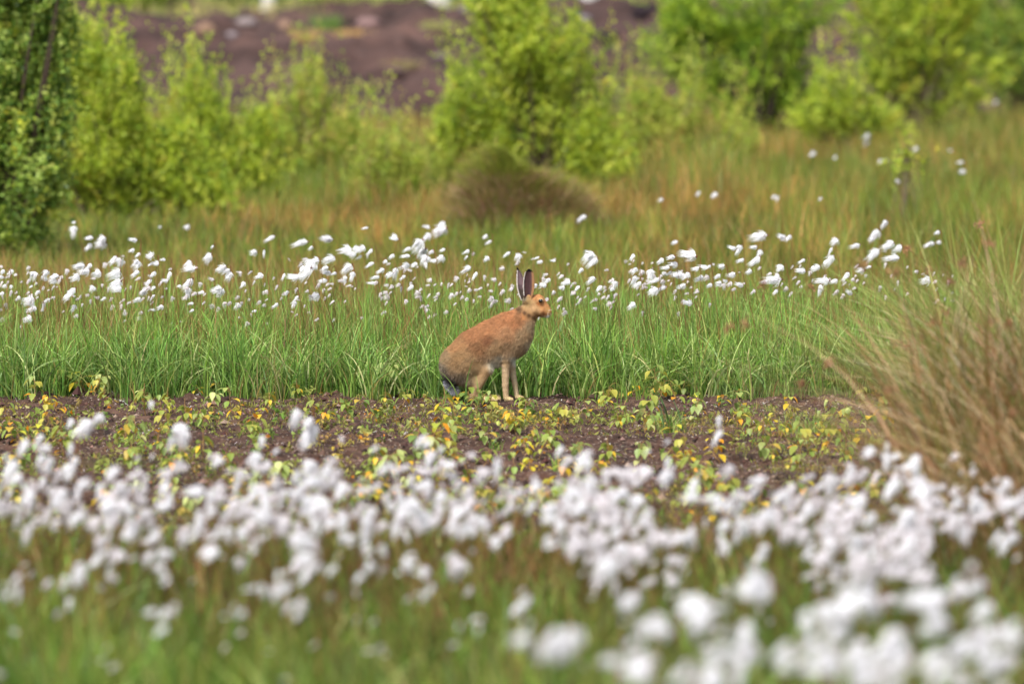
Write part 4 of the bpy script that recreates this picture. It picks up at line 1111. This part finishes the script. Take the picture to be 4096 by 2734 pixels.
ANCH = [(1180, 400, 184, 120, 72, 40), (1150, 500, 182, 134, 92, 50), (1110, 470, 166, 126, 82, 40), (1240, 480, 188, 124, 76, 30), (1290, 540, 196, 140, 86, 24), (1255, 560, 176, 112, 68, 22),
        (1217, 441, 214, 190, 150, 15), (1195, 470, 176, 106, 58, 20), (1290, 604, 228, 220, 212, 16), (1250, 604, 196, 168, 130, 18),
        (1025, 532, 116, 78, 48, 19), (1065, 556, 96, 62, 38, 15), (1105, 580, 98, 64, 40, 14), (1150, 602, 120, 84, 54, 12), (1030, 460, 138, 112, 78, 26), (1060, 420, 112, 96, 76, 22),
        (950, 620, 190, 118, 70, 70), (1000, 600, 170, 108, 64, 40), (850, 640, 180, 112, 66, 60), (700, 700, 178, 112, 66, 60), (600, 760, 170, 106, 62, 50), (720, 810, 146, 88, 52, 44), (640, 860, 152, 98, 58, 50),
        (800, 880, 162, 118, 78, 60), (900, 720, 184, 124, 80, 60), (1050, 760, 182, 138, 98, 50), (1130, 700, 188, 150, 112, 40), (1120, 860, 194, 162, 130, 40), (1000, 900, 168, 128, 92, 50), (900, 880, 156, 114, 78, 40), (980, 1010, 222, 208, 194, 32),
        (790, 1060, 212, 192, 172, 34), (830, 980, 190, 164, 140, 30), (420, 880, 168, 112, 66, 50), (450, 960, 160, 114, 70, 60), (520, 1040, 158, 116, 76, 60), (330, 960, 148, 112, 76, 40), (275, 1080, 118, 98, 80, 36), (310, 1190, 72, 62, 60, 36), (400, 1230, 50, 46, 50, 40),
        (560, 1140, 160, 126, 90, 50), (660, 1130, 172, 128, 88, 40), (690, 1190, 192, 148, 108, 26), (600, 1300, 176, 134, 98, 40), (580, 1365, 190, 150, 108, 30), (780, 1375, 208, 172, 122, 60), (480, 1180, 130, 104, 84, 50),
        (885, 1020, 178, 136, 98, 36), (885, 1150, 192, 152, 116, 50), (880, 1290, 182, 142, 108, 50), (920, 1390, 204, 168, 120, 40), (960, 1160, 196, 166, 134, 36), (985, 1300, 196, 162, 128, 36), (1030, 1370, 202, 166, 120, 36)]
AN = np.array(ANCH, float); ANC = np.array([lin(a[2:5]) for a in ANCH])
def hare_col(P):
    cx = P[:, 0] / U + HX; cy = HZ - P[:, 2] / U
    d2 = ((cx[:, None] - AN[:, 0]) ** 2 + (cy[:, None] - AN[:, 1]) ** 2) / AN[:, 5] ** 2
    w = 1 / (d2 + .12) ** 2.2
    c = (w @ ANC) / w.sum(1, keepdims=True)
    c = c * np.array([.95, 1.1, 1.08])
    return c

def build_hare():
    root = empty('hare', (float(hx0), HY, .004), 'brown hare with upright black tipped ears sitting on peat before the sedge', 'hare')
    V, Q = surface_nets(hare_sdf, np.array([-.31, -.11, -.012]), np.array([.19, .11, .44]), .0034)
    V[:, 2] = np.maximum(V[:, 2], .001)
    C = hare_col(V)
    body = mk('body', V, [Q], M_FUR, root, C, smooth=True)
    me = body.data
    N = np.empty(len(V) * 3, np.float32); me.vertices.foreach_get('normal', N); N = N.reshape(-1, 3)
    ctr = (V[Q[0]].mean(0)); 
    # orientation check on the signed distance
    e = .002; g = hare_sdf((V[:200] + N[:200] * e)[:, None])[:, 0] - hare_sdf((V[:200] - N[:200] * e)[:, None])[:, 0]
    if g.mean() < 0: N = -N; me.flip_normals()
    # fur strands
    a, b, c, d = V[Q[:, 0]], V[Q[:, 1]], V[Q[:, 2]], V[Q[:, 3]]
    ar = np.linalg.norm(np.cross(c - a, d - b), axis=1); n = 120000
    f = rng.choice(len(Q), n, p=ar / ar.sum()); u, v = rng.uniform(0, 1, (2, n, 1))
    P = (a[f] * (1 - u) + b[f] * u) * (1 - v) + (d[f] * (1 - u) + c[f] * u) * v
    Nn = unit(N[Q[f, 0]] + N[Q[f, 2]])
    cx = P[:, 0] / U + HX; cy = HZ - P[:, 2] / U
    eye = np.hypot(cx - 1217, cy - 440) < 26
    head = (cx > 1040) & (cy < 620); low = cy > 1000
    flow = np.where(head[:, None], np.array([-.9, 0, -.25]), np.where((low & (cx > 800))[:, None], np.array([0, 0, -1.0]), np.array([-.75, 0, -.65])))
    L = np.where(head, .0035, np.where(low & (cx > 560), .0038, .0115)) * rng.uniform(.6, 1.3, n)
    L = np.where((cy > 980) & (cy < 1120) & (cx > 740) & (cx < 840), .011, L)
    dr = unit(Nn * .42 + (flow - Nn * (flow * Nn).sum(1, keepdims=True)) * .9 + rng.normal(0, .22, (n, 3)))
    w = unit(np.cross(dr, Nn) + rng.normal(0, .2, (n, 3))) * (.0006 + L[:, None] * .03)
    kp = ~eye
    P, dr, L, w = P[kp], dr[kp], L[kp], w[kp]; n = len(P)
    P = P - Nn[kp] * .0005
    V2 = np.stack([P - w, P + w, P + dr * L[:, None] * .6 + w * .6, P + dr * L[:, None] * .6 - w * .6, P + dr * L[:, None] - np.array([0, 0, .12]) * L[:, None]], 1).reshape(-1, 3)
    o = np.arange(n)[:, None] * 5
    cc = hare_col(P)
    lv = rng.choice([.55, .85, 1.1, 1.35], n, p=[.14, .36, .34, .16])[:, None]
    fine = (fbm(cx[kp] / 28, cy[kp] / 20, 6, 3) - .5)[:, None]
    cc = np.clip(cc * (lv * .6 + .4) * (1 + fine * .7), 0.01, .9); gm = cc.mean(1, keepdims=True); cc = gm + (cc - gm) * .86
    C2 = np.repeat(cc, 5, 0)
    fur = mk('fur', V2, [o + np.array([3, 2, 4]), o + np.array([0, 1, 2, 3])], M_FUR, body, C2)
    # ears
    def ear(name, spine, widths, lat, openness, colf, yaw, thick=3.5):
        """spine: tracing points bottom to top; a cupped two-sided blade"""
        nr, ncol = 26, 13
        sp = np.array(spine, float); t0 = np.linspace(0, 1, len(sp)); tt = np.linspace(0, 1, nr)
        sx = np.interp(tt, t0, sp[:, 0]); sy = np.interp(tt, t0, sp[:, 1])
        # smooth the spine
        for _ in range(3): sx[1:-1] = (sx[:-2] + sx[1:-1] + sx[2:]) / 3
        ww = np.interp(tt, np.linspace(0, 1, len(widths)), widths)
        F, B, cF, cB = [], [], [], []
        for i in range(nr):
            for j in range(ncol):
                s = j / (ncol - 1) * 2 - 1
                th = s * openness * (1 - .35 * tt[i])
                R = ww[i] / max(math.sin(openness), .5)
                lx = R * math.sin(th); ly = R * (1 - math.cos(th))          # cup: edges come toward the viewer side
                q = math.cos(yaw) * lx - math.sin(yaw) * ly, math.sin(yaw) * lx + math.cos(yaw) * ly
                F.append(hp(sx[i] + q[0], sy[i], lat + q[1])); 
                B.append(hp(sx[i] + q[0] + math.sin(yaw) * thick, sy[i], lat + q[1] - math.cos(yaw) * thick * (1 - abs(s) ** 6)))
                cF.append(colf(s, tt[i], True)); cB.append(colf(s, tt[i], False))
        n1 = nr * ncol
        q = []
        for i in range(nr - 1):
            for j in range(ncol - 1):
                k = i * ncol + j
                q.append([k, k + 1, k + ncol + 1, k + ncol]); q.append([n1 + k, n1 + k + ncol, n1 + k + ncol + 1, n1 + k + 1])
            for j in (0, ncol - 1):
                k = i * ncol + j; q.append([k, k + ncol, n1 + k + ncol, n1 + k])
        for j in range(ncol - 1):
            k = (nr - 1) * ncol + j; q.append([k, k + 1, n1 + k + 1, n1 + k])
        Vv = np.array(F + B)
        er = mk(name, Vv, [np.array(q)], M_FUR, root, np.array(cF + cB), smooth=True)
        # short hairs along rim and back
        nh = 2600; fi = rng.integers(0, n1 * 2, nh)
        P = Vv[fi] + rng.normal(0, .0008, (nh, 3)); L = rng.uniform(.002, .0045, nh)[:, None]
        dd = unit(np.array([0, 0, .9]) + rng.normal(0, .45, (nh, 3))); w = unit(np.cross(dd, rng.normal(size=(nh, 3)))) * .0005
        Vh = np.stack([P - w, P + w, P + dd * L], 1).reshape(-1, 3)
        mk('ear_hair', Vh, [np.arange(nh * 3).reshape(-1, 3)], M_FUR, er, np.repeat(np.array(cF + cB)[fi] * rng.uniform(.8, 1.2, (nh, 1)), 3, 0))
    W, K, DB, TN, GB = lin((240, 232, 226)), lin((22, 17, 20)), lin((84, 58, 60)), lin((146, 108, 74)), lin((122, 100, 104))
    def colA(s, t, front):
        if t > .86: return K
        if not front: return TN * .8 if t > .3 else lin((150, 112, 72))
        if s < -.8 and .12 < t < .86: return W
        if s < .35: c = DB * (.7 + .5 * abs(s)); return c * .6 if s < -.5 else c
        if s < .62: return DB * .8 + TN * .2
        return TN
    def colB(s, t, front):
        if t > .9: return K
        if s < -.72: return W
        b = GB * (1 - .25 * abs(s)) if t > .3 else lin((88, 76, 66))
        return b if t > .42 else b * .6 + K * .4
    ear('ear', [(1092, 445), (1098, 370), (1100, 300), (1102, 230), (1106, 175), (1107, 146)], [26, 46, 60, 64, 60, 50, 12], 40, 1.05, colA, -.18)
    ear('ear', [(1062, 440), (1046, 370), (1034, 300), (1024, 230), (1012, 175), (996, 138)], [28, 40, 48, 45, 33, 17, 4], -34, 1.0, colB, .1)
    # eyes
    def ball(name, c, r, col, mat, par, sx=1, sz=1, sy=1):
        nu, nv = 20, 12
        Uu, Ww = np.meshgrid(np.linspace(0, np.pi, nv), np.arange(nu) / nu * 2 * np.pi, indexing='ij')
        Vv = c + r * np.stack([np.sin(Uu) * np.cos(Ww) * sx, np.cos(Uu) * sy, np.sin(Uu) * np.sin(Ww) * sz], -1).reshape(-1, 3)
        q = np.array([[a * nu + b, a * nu + (b + 1) % nu, (a + 1) * nu + (b + 1) % nu, (a + 1) * nu + b] for a in range(nv - 1) for b in range(nu)])
        return mk(name, Vv, [q], mat, par, np.tile(col, (len(Vv), 1)), smooth=True)
    m, nt, out = nodemat('eye')
    p = nt.nodes.new('ShaderNodeBsdfPrincipled'); p.inputs['Base Color'].default_value = (.012, .007, .006, 1); p.inputs['Roughness'].default_value = .06; p.inputs['Coat Weight'].default_value = .6
    tcn = nt.nodes.new('ShaderNodeTexNoise'); tcn.inputs['Scale'].default_value = 90
    mr = nt.nodes.new('ShaderNodeMapRange'); mr.inputs['To Min'].default_value = .04; mr.inputs['To Max'].default_value = .12
    nt.links.new(tcn.outputs['Fac'], mr.inputs['Value']); nt.links.new(mr.outputs[0], p.inputs['Roughness'])
    nt.links.new(p.outputs[0], out.inputs['Surface'])
    for s in (1, -1):
        # find the skin beside the eye
        ys = np.linspace(0, .06, 240); line = hp(1217, 441)[None] + np.stack([ys * 0, -s * ys, ys * 0], 1)
        dd = hare_sdf(line[:, None])[:, 0]; k = int(np.argmax(dd > 0)); yy = ys[k]
        ball('eye', hp(1217, 441) + np.array([0, -s * (yy - .0042), 0]), .0082, lin((20, 14, 12)), m, root, 1.05, .95)
    # nose
    ball('nose', hp(1300, 540), .0052, lin((116, 74, 60)), M_FUR, root, .8, 1, 1.1)
    # whiskers
    parts = []
    for i in range(14):
        s = 1 if i % 2 else -1
        b0 = hp(1285, 556 + rng.normal(0, 8), 26 * s); e0 = b0 + np.array([rng.uniform(-.01, .02), -s * rng.uniform(.02, .035), rng.uniform(-.018, .012)])
        parts.append(tube([b0, (b0 + e0) / 2 + [0, 0, .002], e0], [.0002, .00018, .0001], lin((214, 200, 186)), 3))
    V, F, C = join(parts); mk('whiskers', V, F, M_FUR, root, C)
    # tail: black above, grey-white below
    n = 5200
    cp = [hp(330, 1215), hp(400, 1300), hp(455, 1325)]
    t = rng.uniform(0, 1, n); k = rng.uniform(0, 1, n)
    base = (1 - t)[:, None] * cp[0] + t[:, None] * cp[1]
    dv = unit(rng.normal(size=(n, 3)) * [1, .8, 1]); Pn = base + dv * .012
    L = rng.uniform(.008, .017, n)[:, None]
    dd = unit(dv * .8 + np.array([.2, 0, -.55]) + rng.normal(0, .25, (n, 3))); w = unit(np.cross(dd, rng.normal(size=(n, 3)))) * .001
    dark = (dv[:, 2] > .1 + rng.normal(0, .2, n)) & (t < .75)
    cc = np.where(dark[:, None], lin((44, 42, 48)), np.where(rng.uniform(0, 1, (n, 1)) < .6, lin((225, 225, 232)), lin((140, 142, 152))))
    Vh = np.stack([Pn - w, Pn + w, Pn + dd * L], 1).reshape(-1, 3)
    Tv, Tf, Tc = tube([cp[0] + [.01, 0, .02], cp[0], (cp[0] + cp[1]) / 2, cp[1], cp[1] + [.006, 0, -.008]], [.012, .019, .019, .016, .004], lin((120, 120, 128)), 10)
    V, F, C = join([(Tv, Tf, Tc), (Vh, [np.arange(n * 3).reshape(-1, 3)], np.repeat(cc, 3, 0))])
    mk('tail', V, F, M_FUR, root, C)
    return root
build_hare()

# a few sedge blades in front of the hare's haunches
b = np.array([[-.165, -.10, 0], [-.155, -.1, 0], [-.11, -.12, 0], [-.10, -.11, 0], [-.10, -.13, 0], [-.185, -.08, 0], [-.25, -.1, 0], [-.26, -.07, 0], [-.24, -.1, 0], [-.07, -.1, 0], [-.28, -.06, 0]])
n = len(b); c = pal([(92, 124, 56), (112, 142, 66)], [1, 1], n)
hh = np.array([.2, .1, .13, .1, .07, .16, .09, .07, .06, .06, .1]); an = np.array([0, 3.1, 2.9, 3.1, 0, 3.0, .2, 3, .1, .1, 3.1])
V, F, C = blades(b, hh, an, np.array([.2, .1, .12, .3, .3, .7, .6, .4, .5, .5, .5]), np.full(n, .0042), 6, .1, np.zeros(n), c * .8, c)
o = mk('grass_tuft', V, F, M_GRASS, col=C); o.location = (float(hx0), HY, 0)
tag(o, "thin green sedge blades rising in front of the hare's haunch", 'grass tuft', 'grass tufts on the peat strip')

# ------------------------------------------------------------------ light, sky, camera
w = bpy.data.worlds.new('World'); sc.world = w; w.use_nodes = True
nt = w.node_tree; nt.nodes.clear()
sky = nt.nodes.new('ShaderNodeTexSky'); sky.sky_type = 'NISHITA'; sky.sun_disc = False
EL, AZ = math.radians(56), math.radians(-150)
sky.sun_elevation = EL; sky.sun_rotation = AZ; sky.dust_density = 3.0; sky.air_density = 1.0
hs = nt.nodes.new('ShaderNodeHueSaturation'); hs.inputs['Saturation'].default_value = .35
bg = nt.nodes.new('ShaderNodeBackground'); bg.inputs['Strength'].default_value = .13
wo = nt.nodes.new('ShaderNodeOutputWorld')
nt.links.new(sky.outputs[0], hs.inputs['Color']); nt.links.new(hs.outputs[0], bg.inputs['Color']); nt.links.new(bg.outputs[0], wo.inputs['Surface'])
sd = bpy.data.lights.new('sun', 'SUN'); sd.energy = 3.0; sd.angle = math.radians(10); sd.color = (1, .975, .93)
so = bpy.data.objects.new('sun', sd); COL.objects.link(so)
sv = Vector((math.sin(AZ) * math.cos(EL), math.cos(AZ) * math.cos(EL), math.sin(EL)))
so.rotation_euler = sv.to_track_quat('Z', 'Y').to_euler()

cd = bpy.data.cameras.new('camera'); cam = bpy.data.objects.new('camera', cd); COL.objects.link(cam)
cam.location = (0, 0, CAMZ); cam.rotation_euler = (math.pi / 2 - PITCH, 0, 0)
cd.sensor_width = 36; cd.lens = 36 * FP / 1024; cd.clip_start = .1; cd.clip_end = 2000
cd.dof.use_dof = True; cd.dof.focus_distance = 20.0; cd.dof.aperture_fstop = (cd.lens / 1000) / .058
sc.camera = cam
sc.view_settings.view_transform = 'Standard'; sc.view_settings.look = 'None'; sc.view_settings.gamma = 1
sc.view_settings.exposure = 0.98
sc.render.engine = 'CYCLES'
sc.cycles.use_denoising = True
sc.cycles.max_bounces = 6; sc.cycles.diffuse_bounces = 3; sc.cycles.transmission_bounces = 3; sc.cycles.glossy_bounces = 2
